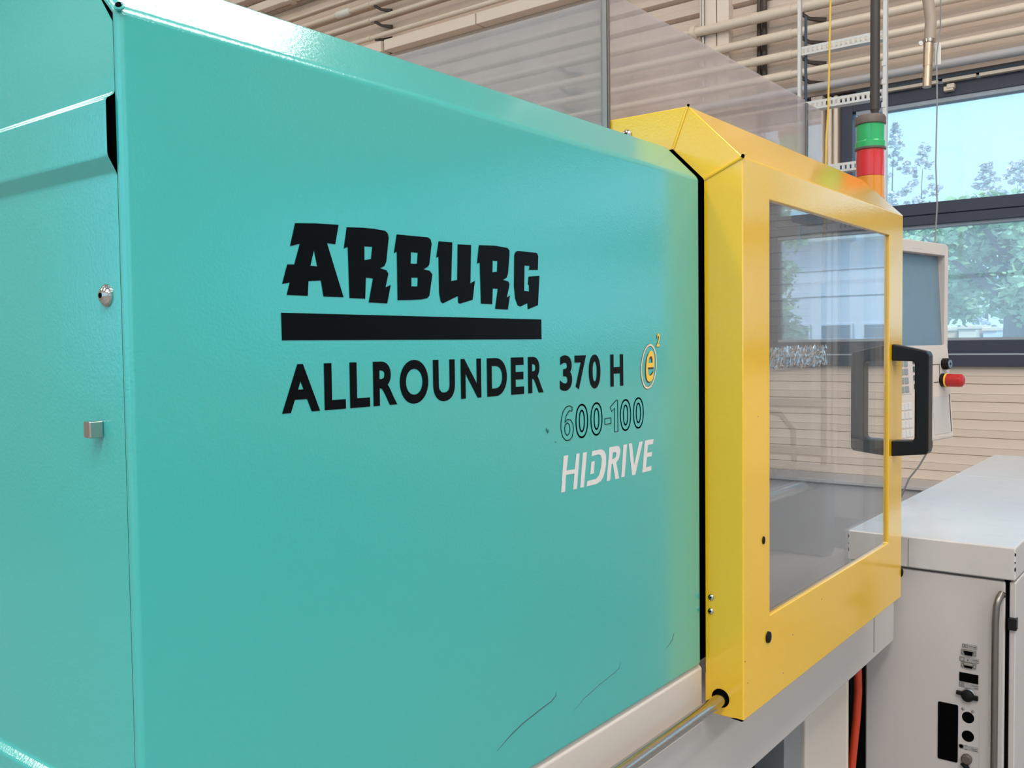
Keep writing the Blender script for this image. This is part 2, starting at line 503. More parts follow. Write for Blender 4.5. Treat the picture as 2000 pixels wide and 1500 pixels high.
obj('flange', MB().lathe([(0.018, 0), (0.038, 0.004), (0.038, 0.03), (0.026, 0.034)], (WX-0.10, 2.425, 3.255), (0, 1, 0), 22), PIPE, pA)
obj('tube', MB().tube([(WX-0.10, Y1, 3.258), (WX-0.10, 2.44, 3.258)], 0.019, 18), PIPE, pA)
pipe(3.130, 0.023, 'second thick beige pipe, just below the flanged pipe on the window wall', J, BR)
pipe(3.022, 0.020, 'bright beige pipe third below the pale upright cover, above the lowest bright pipe', J, BR)
pipe(2.917, 0.019, 'lowest bright beige pipe of the row above the window', [(2.08, 1.88)], BR)
pipe(2.826, 0.021, 'dull grey pipe running right above the window head', (), (), m=PIPEGREY)
pipe(3.765, 0.018, 'slim beige pipe right above the pale cable duct', [(6.0, 5.9)], (5.06,), drop=0.002)
pipe(3.895, 0.017, 'slim beige pipe, second above the pale cable duct', (), (5.06,))
pipe(4.012, 0.019, 'slim beige pipe with a white plastic sleeve, third above the cable duct', (), (5.06,))
obj('plastic_sleeve', MB().lathe([(0.019, 0), (0.026, 0.01), (0.026, 0.14), (0.019, 0.15)], (WX-0.10, 5.27, 4.012), (0, 1, 0), 16), TAG, bpy.data.objects['service_pipe.007'], label='white plastic sleeve')
pipe(4.10, 0.010, 'thin beige pipe between the sleeved pipe and the upper duct', (), ())
# pale cable duct in lengths with open joints
t = thing('cable_duct', (WX-0.12, 4, 3.64), 'pale beige flat cable duct on the wall behind the hood, in jointed lengths', 'cable duct')
for ya, yb in ((Y1, 4.93), (4.90, 4.04), (4.03, 2.44), (2.23, -2.0), (-2.01, Y0)):
    obj('cover_length', MB().box(WX-0.12, WX-0.025, yb, ya, 3.642, 3.718), DUCT, t, bevel=0.004)
t = thing('cable_duct', (WX-0.13, 6.5, 4.38), 'pale beige cable duct at the very top left above the green guard', 'cable duct')
for ya, yb in ((Y1, 6.02), (6.0, 2.5)):
    obj('cover_length', MB().box(WX-0.13, WX-0.03, yb, ya, 4.365, 4.52), DUCT, t, bevel=0.004)
t = thing('service_pipe', (WX-0.1, 6.5, 4.24), 'pale beige square pipe with a wide collar under the topmost duct', 'pipe')
obj('tube', MB().box(WX-0.13, WX-0.06, 2.5, Y1, 4.24, 4.305), DUCT, t, bevel=0.008)
obj('collar', MB().box(WX-0.14, WX-0.05, 5.93, 5.98, 4.23, 4.315), DUCT, t, bevel=0.006)
# upright conduits
for y, r, za, zb, lb in ((2.083, 0.012, 0.79, 5.5, 'thin dark upright conduit behind the pipes, right of the pale upright cover'), (2.052, 0.014, 0.79, 5.5, 'thin beige upright conduit behind the pipes, beside the dark one'),
                         (1.694, 0.012, 0.79, 2.78, 'beige upright conduit left of the window, farther from the frame'), (1.661, 0.012, 0.79, 2.78, 'beige upright conduit right against the window frame')):
    single('upright_conduit', MB().tube([(WX-0.035, y, za), (WX-0.035, y, zb)], r, 12), BRACKET if 'dark' in lb else PIPE, lb, 'conduit', 'upright conduits on the window wall')
# low grey casing along the wall
t = thing('radiator_casing', (WX-0.12, 1.0, 0), 'low grey casing along the foot of the window wall', 'radiator')
obj('casing', MB().box(WX-0.22, WX-0.002, Y0+0.3, Y1-0.3, 0.0, 0.765), PIPEGREY, t, bevel=0.006)
obj('top_plate', MB().box(WX-0.24, WX-0.002, Y0+0.28, Y1-0.28, 0.766, 0.786), PIPEGREY, t, bevel=0.004)

# ceiling lamps
for k, (lx, ly) in enumerate(LAMPS):
    t = thing('ceiling_lamp', (lx, ly, 5.6), 'long fluorescent ceiling lamp, '+('right' if lx > 0 else 'left')+' row, '+{2.1: 'straight above the machine', -1.2: 'added as fill just in front of the machine', -4.4: 'added as fill nearest the front wall', 6.0: 'nearest the back wall'}[ly], 'ceiling lamp', 'fluorescent lamps on the ceiling')
    obj('housing', MB().box(lx-1.52, lx+1.52, ly-LAMP_D[ly]-0.03, ly+LAMP_D[ly]+0.03, 5.43, 5.56), CEIL, t, bevel=0.01)
    obj('diffuser', MB().box(lx-1.49, lx+1.49, ly-LAMP_D[ly], ly+LAMP_D[ly], 5.40, 5.429), LAMPM, t)
    for sx in (-1.2, 1.2):
        obj('hanger', MB().tube([(lx+sx, ly, 5.56), (lx+sx, ly, 5.6)], 0.008, 8), ZINC, t)

# ------------------------------------------------------------------ outside
struct('ground', MB().box(WX+0.2, 70, -60, 60, -0.4, -0.2), ASPH)
def leaves(n, blobs, size, flat=0.4):
    mb = MB()
    for _ in range(n):
        c, r = random.choice(blobs)
        while True:
            p = Vector((random.uniform(-1, 1), random.uniform(-1, 1), random.uniform(-1, 1)))
            if p.length < 1: break
        p = p*(0.45+0.55*random.random())
        q = Vector((c[0]+p.x*r[0], c[1]+p.y*r[1], c[2]+p.z*r[2]))
        a = Vector((random.gauss(0, 1), random.gauss(0, 1), random.gauss(0, flat))).normalized()
        b = a.cross(Vector((random.gauss(0, 1), random.gauss(0, 1), random.gauss(0, 1)))).normalized()
        s = size*random.uniform(0.6, 1.4)
        mb.add([q-a*s, q-b*s*0.55, q+a*s, q+b*s*0.55], [(0, 1, 2, 3)])
    return mb
def tree(x, y, h, w, label, m, n, size, trunk_r=0.09, base=0.35, cols=1, name='broadleaf_tree'):
    t = thing(name, (x, y, -0.2), label, 'tree', 'trees outside the windows')
    tk = MB().tube([(x, y, -0.2), (x+0.05, y-0.03, h*base), (x+0.02, y+0.06, h*0.62), (x, y, h*0.9)], [trunk_r*1.2, trunk_r, trunk_r*0.6, trunk_r*0.15], 10)
    for k in range(9):
        a = random.uniform(0, 6.28); z0 = h*random.uniform(base, 0.8)
        l = w*random.uniform(0.25, 0.42)
        tk.tube([(x, y, z0), (x+l*0.5*math.cos(a), y+l*0.5*math.sin(a), z0+l*0.35), (x+l*math.cos(a), y+l*math.sin(a), z0+l*0.8)], [trunk_r*0.5, trunk_r*0.3, trunk_r*0.08], 6)
    obj('trunk', tk, TRUNK, t)
    blobs = []
    nb = 70 if name == 'slender_tree' else 26
    for k in range(nb):
        f = k/(nb-1)
        z = h*(base+(1-base)*f)
        rr = w*0.5*math.sin(math.pi*(0.12+0.83*f))**0.7
        a = random.uniform(0, 6.28); d = rr*random.uniform(0.25, 0.8)
        s = w*(random.uniform(0.05, 0.16) if nb == 70 else random.uniform(0.12, 0.2))
        blobs.append(((x+d*math.cos(a), y+d*math.sin(a), z), (s, s, s*0.7)))
    f = obj('foliage', leaves(n, blobs, size), m, t, smooth=0)
    f['kind'] = 'stuff'
    return t
tree(22.3, 3.7, 4.2, 5.0, 'leafy green tree with a forked trunk outside the lower window pane', LEAF1, 8500, 0.10, 0.2, 0.5)
tree(22.0, -1.4, 4.6, 4.2, 'leafy green tree just right of the forked one outside, cut by the frame edge', LEAF1, 3200, 0.11, 0.12, 0.42)
tree(26.4, 6.6, 4.6, 5.0, 'green tree outside behind the operating terminal', LEAF1, 8500, 0.11, 0.12, 0.46)
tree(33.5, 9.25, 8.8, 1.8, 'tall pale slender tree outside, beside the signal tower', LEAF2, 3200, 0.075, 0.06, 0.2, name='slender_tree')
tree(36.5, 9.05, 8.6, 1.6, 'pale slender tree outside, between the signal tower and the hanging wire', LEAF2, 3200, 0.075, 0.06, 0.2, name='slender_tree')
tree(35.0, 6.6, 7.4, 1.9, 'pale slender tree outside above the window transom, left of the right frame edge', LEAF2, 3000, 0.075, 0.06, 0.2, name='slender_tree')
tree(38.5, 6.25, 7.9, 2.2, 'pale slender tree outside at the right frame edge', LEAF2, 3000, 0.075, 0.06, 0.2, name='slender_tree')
tree(13.5, -4.7, 4.6, 2.2, 'green tree outside seen only mirrored in the guard window', LEAF1, 6500, 0.055, 0.07, 0.3)
hb = [((43, y, 0.6), (1.0, 1.6, 1.0)) for y in range(-2, 22, 2)]
h = obj('hedge', leaves(5000, hb, 0.16), LAWN, None, smooth=0); h['kind'] = 'stuff'; tag(h, 'pale green hedge far outside behind the containers', 'hedge')
for (x, ya, yb, z, m, lb) in ((30.2, 7.0, 6.47, 1.86, CRATE1, 'tan container outside, nearest to the operating terminal'), (30, 6.40, 5.92, 1.90, CRATE2, 'cream container outside, between the tan and the pale blue one'), (30.4, 5.82, 5.45, 1.84, CRATE3, 'pale blue container outside, beside the tree trunk')):
    t = thing('storage_container', (x, (ya+yb)/2, -0.2), lb, 'container', 'containers outside the window')
    obj('shell', MB().box(x, x+2, yb, ya, -0.2, z-0.12), m, t, bevel=0.02)
    obj('roof', MB().box(x-0.06, x+2.06, yb-0.02, ya+0.02, z-0.12, z), CRATE2, t, bevel=0.02)
# white building and parked cars (they show mirrored in the yellow guard's window)
t = thing('office_building', (28, -8.5, -0.2), 'white rendered building across the yard, mirrored in the guard window', 'building')
obj('wall', MB().box(27, 36, -16, -3.0, -0.2, 4.3), BWHITE, t)
obj('roof', MB().box(26.4, 36.5, -16.5, -2.5, 4.3, 4.75), CEIL, t, bevel=0.05)
for y in (-14.6, -12.8, -11.0, -9.2, -8.0, -6.8, -5.2, -4.0):
    f = obj('window_frame', MB().box(26.93, 27.0, y-0.46, y+0.46, 1.52, 1.98), BWHITE, t)
    obj('pane', MB().box(26.90, 26.95, y-0.40, y+0.40, 1.57, 1.93), BWIN, f)
for z in (2.75, 3.5):
    obj('wall_joint', MB().box(26.985, 27.0, -16, -3.0, z, z+0.03), BWIN, t)
def car(x, y, m, lb):
    t = thing('parked_car', (x, y, -0.2), lb, 'car', 'cars parked across the yard')
    pr = [(-2.1, 0.35), (-2.1, 0.85), (-1.9, 0.98), (-1.1, 1.05), (-0.5, 1.5), (0.9, 1.52), (1.6, 1.08), (2.1, 0.95), (2.15, 0.4)]
    obj('body', MB().extr([(p[0]+y, p[1]-0.2) for p in pr], 'x', x-0.85, x+0.85).xf(lambda a, b, c: (a, b, c)), m, t, bevel=0.06)
    wp = [(-0.95, 1.08), (-0.45, 1.44), (0.8, 1.46), (1.35, 1.08)]
    obj('side_window', MB().extr([(p[0]+y, p[1]-0.2) for p in wp], 'x', x-0.87, x+0.87), BWIN, t)
    for sy in (-1.3, 1.35):
        for sx in (-0.8, 0.62):
            obj('wheel', MB().lathe([(0.2, 0), (0.32, 0.02), (0.32, 0.18), (0.2, 0.2)], (x+sx-0.02, y+sy, 0.12), (1, 0, 0), 20), RUBBER, t)
car(21.5, -5.2, CARP, 'silver car parked across the yard, nearer the hall end')
car(21.8, -10.3, CARD, 'grey car parked in front of the white building')

# ------------------------------------------------------------------ machine: base, clamping unit
t = thing('press_bed', (1.1, 0.8, 0.0), 'cream machine base beam and legs under the green and yellow guards', 'machine bed')
obj('front_beam', MB().box(0.335, 2.053, 0.560, 0.64, 0.857, 1.002), CABGREY, t, bevel=0.004)
obj('beam_joint', MB().box(1.9085, 1.9105, 0.5594, 0.57, 0.87, 0.99), INK, t)
obj('fascia_strip', MB().extr([(0.5515, 0.99), (0.5515, 1.066), (0.556, 1.071), (0.60, 1.071), (0.60, 0.99)], 'x', 0.335, 1.1225), CREAM, t, bevel=0.002)
obj('post', MB().box(1.545, 1.624, 0.602, 0.66, 0.0, 0.857), MACH, t, bevel=0.003)
obj('side_panel', MB().box(1.640, 1.868, 0.600, 0.63, 0.0, 0.857), CREAM, t, bevel=0.004)
obj('panel_edge', MB().box(1.870, 1.905, 0.606, 0.66, 0.0, 0.857), PIPE, t, bevel=0.008)
obj('side_panel', MB().box(0.35, 1.40, 0.600, 0.63, 0.0, 0.80), CREAM, t, bevel=0.004)
obj('inner_frame_backing', MB().box(0.345, 2.9, 0.70, 1.28, 0.0, 0.95), MACHD, t)  # bed frame, run on past the beam as dark backing for the cabinet gap
obj('bed_plate', MB().box(1.14, 2.04, 0.66, 1.28, 0.955, 1.045), DUCT, t, bevel=0.004)
obj('foot', MB().box(0.40, 0.55, 0.64, 0.69, 0.0, 0.856), MACH, t)
t = thing('guide_rod', (0.75, 0.527, 1.018), 'polished steel guide rod running into the hole of the yellow guard', 'rod')
obj('rod', MB().tube([(0.36, 0.527, 1.0275), (1.30, 0.527, 1.0275)], 0.0085, 24), STEEL, t)
obj('end_bracket', MB().box(0.34, 0.37, 0.51, 0.5505, 1.005, 1.05), ZINC, t, bevel=0.003)
t = thing('clamping_unit', (1.4, 0.9, 1.045), 'grey clamping unit with tie bars seen dimly through the guard window', 'clamping unit')
obj('platen', MB().box(1.215, 1.30, 0.64, 1.24, 1.047, 1.62), MACH, t, bevel=0.006)
obj('platen', MB().box(1.60, 1.66, 0.74, 1.24, 1.047, 1.50), MACH, t, bevel=0.006)
obj('mould_half', MB().box(1.30, 1.40, 0.74, 1.10, 1.12, 1.42), MACHD, t, bevel=0.004)
obj('mould_half', MB().box(1.50, 1.60, 0.76, 1.10, 1.12, 1.40), MACHD, t, bevel=0.004)
for y, z in ((0.70, 1.455), (0.70, 1.20), (1.18, 1.455), (1.18, 1.20)):
    obj('tie_bar', MB().tube([(1.20, y, z), (1.98, y, z)], 0.017, 18), STEEL, t)
for k in range(6):
    xk = 1.42+0.04*k
    obj('cooling_hose', MB().tube([(xk, 0.72, 1.16), (xk-0.03, 0.68, 1.25), (xk-0.06, 0.70, 1.33), (xk-0.09, 0.75, 1.36)], 0.007, 8), MACHD, t)
obj('nozzle_plate', MB().box(1.93, 1.99, 0.665, 1.24, 1.047, 1.235), MACH, t, bevel=0.005)
for k in range(7):
    yk = 0.69+0.045*k
    fz = 1.20+0.012*((k*5) % 3)
    obj('hose_fitting', MB().lathe([(0.012, 0), (0.014, 0.004), (0.014, 0.02), (0.009, 0.022), (0.010, 0.045), (0.006, 0.047)], (1.93, yk, fz), (-1, 0, 0.15), 14), HOSEGREEN, t)
for z in (1.365, 1.262):
    obj('cross_bar', MB().tube([(1.96, 0.675, z), (1.96, 1.24, z)], 0.010, 14), MACHD, t)
obj('upright_bar', MB().tube([(1.96, 0.680, 1.235), (1.96, 0.680, 1.62)], 0.006, 12), MACHD, t)
obj('loop_hose', MB().tube([(1.95, 0.74, 1.24), (1.93, 0.735, 1.31), (1.92, 0.76, 1.345), (1.92, 0.80, 1.35), (1.92, 0.85, 1.33), (1.93, 0.88, 1.25)], 0.006, 10), MACHD, t)
obj('chute', MB().extr([(1.40, 1.05), (1.52, 1.05), (1.42, 1.17)], 'y', 0.66, 0.72), MACH, t)

# ------------------------------------------------------------------ green fixed guard
g = thing('machine_guard', (0.72, 0.75, 1.072), 'large turquoise machine guard with printed black and white lettering', 'machine guard')
GZ = 1.712
def sweep(prof, rings):
    """prof: open (y,z) polyline going up the front and back over the top; rings: (x, inward offset)"""
    n = len(prof)
    nr = []
    for i in range(n):
        d = []
        for a, b in ((i-1, i), (i, i+1)):
            if a >= 0 and b < n:
                e = Vector((prof[b][0]-prof[a][0], prof[b][1]-prof[a][1])).normalized()
                d.append(Vector((e.y, -e.x)))
        m_ = sum(d, Vector((0, 0))).normalized()
        nr.append(m_/m_.dot(d[0]))
    v, f = [], []
    for x, o in rings:
        for p, q in zip(prof, nr):
            v.append((x, p[0]+q.x*o, p[1]+q.y*o))
    for j in range(len(rings)-1):
        for i in range(n-1):
            f.append((j*n+i, j*n+i+1, (j+1)*n+i+1, (j+1)*n+i))
    return v, f
gp = [(0.575, 1.072), (0.55, 1.072), (0.55, GZ), (0.598, GZ+0.048), (1.26, GZ+0.048)]
v, f = sweep(gp, [(0.3172, 0.0056), (0.3172, 0.0), (1.1165, 0.0), (1.1165, 0.02)])
obj('front_cover', MB().add(v, f), GREEN, g, bevel=0.0045, segs=3)
v, f = sweep(gp, [(0.325, 0.012), (1.09, 0.012)])
obj('dark_backing', MB().add(v, f), DARK, g)  # black sheet added to keep the inside of the guard dark
v, f = sweep(gp[1:-1]+[(0.72, GZ+0.048)], [(1.06, 0.009), (1.19, 0.009), (1.19, -0.045)])
obj('gap_blocker', MB().add(v, f), DARK, g, label='dark blocker added in the gap between the green and yellow guards')  # dark sheet added to block light and keep the guard gap black
# end cover: plane facing left, with pressed-out ribs
ex = 0.3172
ep = [(ex+0.002, 0.86, 0), (ex, 1.146, 0), (ex-0.0062, 1.150, 1), (ex-0.0062, 1.195, 1), (ex, 1.2005, 0), (ex, 1.6105, 0), (ex-0.0062, 1.6215, 1), (ex-0.0062, 1.6565, 1), (ex, 1.6605, 0), (ex, 1.705, 0), (ex, 1.757, 2), (ex, 1.80, 2), (ex+0.012, 1.812, 2), (ex+0.06, 1.812, 2)]
ev, ef = [], []
for (x, z, k) in ep:
    ys = 0.5562 if k < 2 else 0.5562+0.0405
    ys = ys+0.0011
    ev += [(x+0.0007, ys, z), (x, ys+0.0025, z), (x, 1.30, z)]
for i in range(len(ep)-1):
    for j in range(2):
        ef.append((i*3+j, i*3+j+1, (i+1)*3+j+1, (i+1)*3+j))
obj('end_cover', MB().add(ev, ef), GREEN, g, bevel=0.002, segs=3)
obj('seam_gap', MB().box(ex+0.0012, ex+0.012, 0.5530, 0.585, 0.90, 1.7110), DARK, g)
obj('corner_hole', MB().lathe([(0.0019, 0), (0.0019, 0.003)], (0.3192, 0.5512, 1.7123), (-0.6, -0.62, 0.5), 16), DARK, g)
obj('corner_hole_rim', MB().lathe([(0.0019, 0.0), (0.0032, 0.0004), (0.0034, 0.0018), (0.0026, 0.0026), (0.0019, 0.0022)], (0.3192, 0.5512, 1.7123), (-0.6, -0.62, 0.5), 20), GREEN, g)
b = obj('bolt', MB().lathe([(0.0072, 0), (0.0072, 0.0012), (0.0062, 0.0014), (0.0058, 0.0026), (0.0038, 0.0043), (0.0022, 0.0047)], (ex, 0.5725, 1.5345), (-1, 0, 0), 28), STEEL, g, label='round-head bolt')
obj('socket', MB().lathe([(0.0019, 0), (0.0019, 0.0004)], (ex-0.0046, 0.5725, 1.5345), (-1, 0, 0), 6), DARK, b, smooth=0)
obj('square_key', MB().box(ex-0.0095, ex, 0.5815, 0.5900, 1.4425, 1.4535), STEEL, g, bevel=0.001, label='square steel key')
# printing on the front cover
def prt(name, mb, m, y=0.5497, label=None, parent=g):
    mb.xf(lambda x, z, q: (x, y, z))
    return obj(name, mb, m, parent, smooth=0, label=label)
BRAND = [[[(0.4522, 1.5916), (0.4722, 1.5933), (0.4948, 1.5944), (0.491, 1.579), (0.4827, 1.5793), (0.4985, 1.5384), (0.4781, 1.5383), (0.4758, 1.5504), (0.4638, 1.5494), (0.4627, 1.5383), (0.443, 1.5383), (0.446, 1.5475), (0.439, 1.5462), (0.4441, 1.5607), (0.4506, 1.5611), (0.4562, 1.5767), (0.4471, 1.5743)], [(0.4696, 1.5729), (0.466, 1.5611), (0.4725, 1.5609)]], [[(0.5031, 1.5932), (0.5201, 1.5945), (0.5332, 1.5947), (0.5451, 1.5942), (0.5481, 1.5924), (0.5491, 1.5888), (0.5458, 1.5689), (0.5435, 1.5653), (0.5387, 1.5633), (0.5456, 1.5621), (0.548, 1.5594), (0.5444, 1.548), (0.5505, 1.5503), (0.546, 1.5349), (0.5252, 1.5351), (0.5304, 1.5546), (0.5226, 1.5549), (0.5215, 1.5379), (0.5046, 1.538), (0.5038, 1.578), (0.4997, 1.5763)], [(0.5216, 1.5797), (0.5302, 1.58), (0.5286, 1.5701), (0.5214, 1.5688)]], [[(0.5584, 1.5924), (0.5964, 1.5931), (0.5998, 1.5917), (0.6011, 1.5881), (0.5978, 1.5702), (0.5959, 1.5679), (0.5905, 1.5653), (0.5982, 1.5644), (0.6014, 1.5615), (0.5972, 1.543), (0.5943, 1.5407), (0.5867, 1.5394), (0.5737, 1.5385), (0.5581, 1.5379), (0.5582, 1.578), (0.5547, 1.5766)], [(0.5751, 1.5789), (0.5835, 1.5789), (0.5822, 1.5696), (0.5745, 1.5692)], [(0.5751, 1.5574), (0.583, 1.5578), (0.5823, 1.5504), (0.5749, 1.5501)]], [[(0.6101, 1.5909), (0.6283, 1.5913), (0.626, 1.557), (0.6341, 1.5583), (0.6354, 1.5901), (0.6542, 1.591), (0.6524, 1.556), (0.6589, 1.5588), (0.6553, 1.5412), (0.6378, 1.5372), (0.6349, 1.5379), (0.6348, 1.5439), (0.6145, 1.5368), (0.6116, 1.5382), (0.6098, 1.5454), (0.6096, 1.5774), (0.6066, 1.5763)]], [[(0.6652, 1.5917), (0.6887, 1.593), (0.7082, 1.5923), (0.7112, 1.59), (0.7111, 1.5849), (0.7084, 1.5675), (0.7064, 1.5639), (0.7006, 1.5614), (0.7087, 1.5604), (0.7108, 1.5576), (0.7061, 1.5448), (0.7113, 1.5471), (0.7075, 1.5333), (0.6879, 1.5336), (0.6924, 1.5526), (0.6849, 1.5527), (0.6837, 1.5379), (0.6671, 1.538), (0.6661, 1.5757), (0.6622, 1.5745)], [(0.6852, 1.5786), (0.6924, 1.5786), (0.6916, 1.5688), (0.6847, 1.5677)]], [[(0.7241, 1.5906), (0.7557, 1.5909), (0.7582, 1.5881), (0.7572, 1.5741), (0.7423, 1.5733), (0.7434, 1.5772), (0.735, 1.577), (0.734, 1.5523), (0.7419, 1.552), (0.742, 1.5582), (0.7401, 1.5589), (0.7415, 1.5666), (0.7599, 1.5683), (0.7568, 1.5389), (0.7396, 1.5342), (0.7392, 1.5404), (0.7274, 1.5367), (0.723, 1.5378), (0.7191, 1.5449), (0.7176, 1.5565), (0.7187, 1.5862), (0.7207, 1.5892)]]]
BAR = [(0.4375, 1.5252), (0.7622, 1.5247), (0.7623, 1.5048), (0.4377, 1.505)]
DRIVE = [[[(0.7993, 1.383), (0.8078, 1.3829), (0.8043, 1.3669), (0.8198, 1.3667), (0.8233, 1.3828), (0.8295, 1.3827), (0.8236, 1.3452), (0.8164, 1.3455), (0.819, 1.3622), (0.8033, 1.3625), (0.8014, 1.3451), (0.7939, 1.3452)]], [[(0.8357, 1.3828), (0.8437, 1.3827), (0.8372, 1.3453), (0.8298, 1.3456)]], [[(0.8542, 1.3826), (0.8695, 1.3829), (0.8745, 1.3822), (0.8796, 1.3798), (0.8826, 1.3751), (0.8825, 1.3655), (0.88, 1.3575), (0.8766, 1.3517), (0.8715, 1.3478), (0.8626, 1.3455), (0.8423, 1.3454), (0.8439, 1.351), (0.8614, 1.3513), (0.8678, 1.3548), (0.8719, 1.3626), (0.8736, 1.3719), (0.8711, 1.3763), (0.8669, 1.3778), (0.8531, 1.3771)]], [[(0.8523, 1.3712), (0.859, 1.3712), (0.8573, 1.3577), (0.8499, 1.3576)]], [[(0.8898, 1.3834), (0.9072, 1.3834), (0.9115, 1.3817), (0.9133, 1.3783), (0.9127, 1.3735), (0.9097, 1.3681), (0.9043, 1.3648), (0.9102, 1.3459), (0.9019, 1.3459), (0.8968, 1.3639), (0.8942, 1.3642), (0.8908, 1.3459), (0.8832, 1.3461)], [(0.897, 1.3767), (0.9023, 1.3769), (0.9047, 1.375), (0.9033, 1.3712), (0.9001, 1.3697), (0.8953, 1.3694)]], [[(0.9202, 1.3833), (0.9284, 1.3833), (0.9224, 1.3465), (0.9148, 1.3464)]], [[(0.9321, 1.3836), (0.9396, 1.3834), (0.9443, 1.3573), (0.9561, 1.3833), (0.9648, 1.3834), (0.9467, 1.3457), (0.9391, 1.3459)]], [[(0.9695, 1.3839), (0.9912, 1.3838), (0.989, 1.3779), (0.9771, 1.3779), (0.9752, 1.3686), (0.9871, 1.3686), (0.9859, 1.3634), (0.9745, 1.3635), (0.972, 1.3513), (0.9851, 1.352), (0.9847, 1.3464), (0.9629, 1.3462)]]]
def join(ms):
    r = MB()
    for m_ in ms: r.add(m_.v, m_.f)
    return r
prt('brand_lettering', join([poly2d(L) for L in BRAND]), PRINT)
prt('underline_bar', poly2d([BAR]), PRINT)
zb, zt = 1.4512, 1.4873
model = [('A', .4363, .4724), ('L', .4770, .4987), ('L', .5032, .5247), ('R', .5285, .5557), ('O', .559, .594), ('U', .6002, .629), ('N', .6371, .666), ('D', .6745, .7048), ('E', .7112, .732), ('R', .7387, .7649),
         ('3', .7938, .8166), ('7', .8215, .8438), ('0', .8489, .8725), ('H', .8931, .9212)]
prt('model_lettering', join([glyph(c, a, b_, zb-(0.0006 if c in 'O0U3' else 0), zt+(0.0006 if c in 'O03' else 0), off=0.034) for c, a, b_ in model[:10]]), PRINT)
for nm, ms in (('model_number', model[10:13]), ('model_letter', model[13:])):
    prt(nm, join([glyph(c, a, b_, zb-(0.0005 if c in '03' else 0), zt+(0.0006 if c in '03' else 0), off=0.034) for c, a, b_ in ms]), PRINT)
outl = [('0', .8222, .8468, 1.3985, 1.4355), ('0', .8515, .876, 1.3987, 1.4355), ('0', .9136, .9381, 1.3988, 1.4356), ('0', .9426, .9676, 1.3993, 1.4362)]
for part in (outl[:2], outl[2:]):
    prt('outline_numerals', join([glyph(c, a, b_, z0, z1, off=0.02, outline=0.019) for c, a, b_, z0, z1 in part]), PRINT)
def ring_line(L): return MB().tube([(x, 0.5498, z) for x, z in L+L[:2]], 0.00046, 6)
six = ring_line([(0.8162, 1.433), (0.8157, 1.4284), (0.8116, 1.4297), (0.8076, 1.4275), (0.8041, 1.4232), (0.8022, 1.4179), (0.8075, 1.4206), (0.8132, 1.4197), (0.8173, 1.4151), (0.8184, 1.4091), (0.8157, 1.4015), (0.8106, 1.3985), (0.8041, 1.3987), (0.7981, 1.403), (0.7949, 1.411), (0.7955, 1.4199), (0.7986, 1.4287), (0.8043, 1.4335), (0.8107, 1.4349)])
six2 = ring_line([(0.807, 1.4172), (0.8104, 1.415), (0.8114, 1.4094), (0.8098, 1.4053), (0.8061, 1.4037), (0.8027, 1.4065), (0.8016, 1.4118), (0.8035, 1.4157)])
obj('outline_numeral', six.add(six2.v, six2.f), PRINT, g)
obj('outline_dash', ring_line([(.8806, 1.4098), (.8938, 1.4098), (.8938, 1.4163), (.8806, 1.4163)]), PRINT, g)
obj('outline_numeral', ring_line([(.9012, 1.3998), (.9088, 1.3998), (.9084, 1.4356), (.9056, 1.4356), (.8921, 1.4282), (.8953, 1.4232), (.9014, 1.4268)]), PRINT, g)
prt('drive_lettering', join([poly2d(L) for L in DRIVE]), WPRINT)
def ell(cx, cz, a, b_, sh, n=40):
    return [(cx+a*math.cos(2*math.pi*k/n)+sh*b_*math.sin(2*math.pi*k/n), cz+b_*math.sin(2*math.pi*k/n)) for k in range(n)]
prt('emblem_ring', poly2d([ell(.9808, .0+1.4717, .0188, .0268, .12), ell(.9808, 1.4717, .0166, .0244, .12)]), RINGPRINT, label='cream ring of the emblem')
prt('emblem_ring_edge', poly2d([ell(.9803, 1.4715, .0193, .0273, .12), ell(.9808, 1.4717, .0160, .0238, .12)]), BROWNPRINT, y=0.5498)
prt('emblem_letter', glyph('e', .9730, .9935, 1.4533, 1.4905, off=0.004, shear=0.25), YPRINT, y=0.5495, label='yellow italic letter')
prt('emblem_letter_shadow', glyph('e', .9712, .9922, 1.4520, 1.4897, off=0.02, shear=0.25), BROWNPRINT, y=0.5497)
prt('emblem_numeral', glyph('2', .9985, 1.0075, 1.4950, 1.5111, off=0.02, shear=0.2), YPRINT, y=0.5495, label='small yellow numeral')
prt('emblem_numeral_shadow', glyph('2', .9976, 1.0068, 1.4943, 1.5106, off=0.04, shear=0.2), BROWNPRINT, y=0.5497)
for L, r in (([(0.7814, 1.1382), (0.7808, 1.1343), (0.7729, 1.1311), (0.7487, 1.1281), (0.7227, 1.1241), (0.7052, 1.1197), (0.6821, 1.1112)], .0005), ([(0.9108, 1.1334), (0.9073, 1.1272), (0.8972, 1.1248), (0.8645, 1.1204), (0.8333, 1.1146), (0.8138, 1.1074)], .0003), ([(1.0408, 1.1338), (1.0366, 1.1264), (1.0212, 1.1198)], .0005)):
    obj('scratch', MB().tube([(x, 0.55, z) for x, z in L], [r*0.6]+[r]*(len(L)-2)+[r*0.4], 6), MACHD, g)
obj('smudge', MB().tube([(0.7685, 0.5502, 1.4145), (0.7698, 0.5499, 1.4128), (0.7712, 0.5499, 1.4108), (0.7716, 0.5502, 1.4088)], [0.0004, 0.0016, 0.0014, 0.0004], 7), SMUDGE, g)
obj('smudge', MB().tube([(0.7832, 0.5501, 1.3992), (0.7852, 0.5499, 1.3988), (0.7872, 0.5501, 1.3990)], [0.0002, 0.0006, 0.0002], 6), SMUDGE, g)

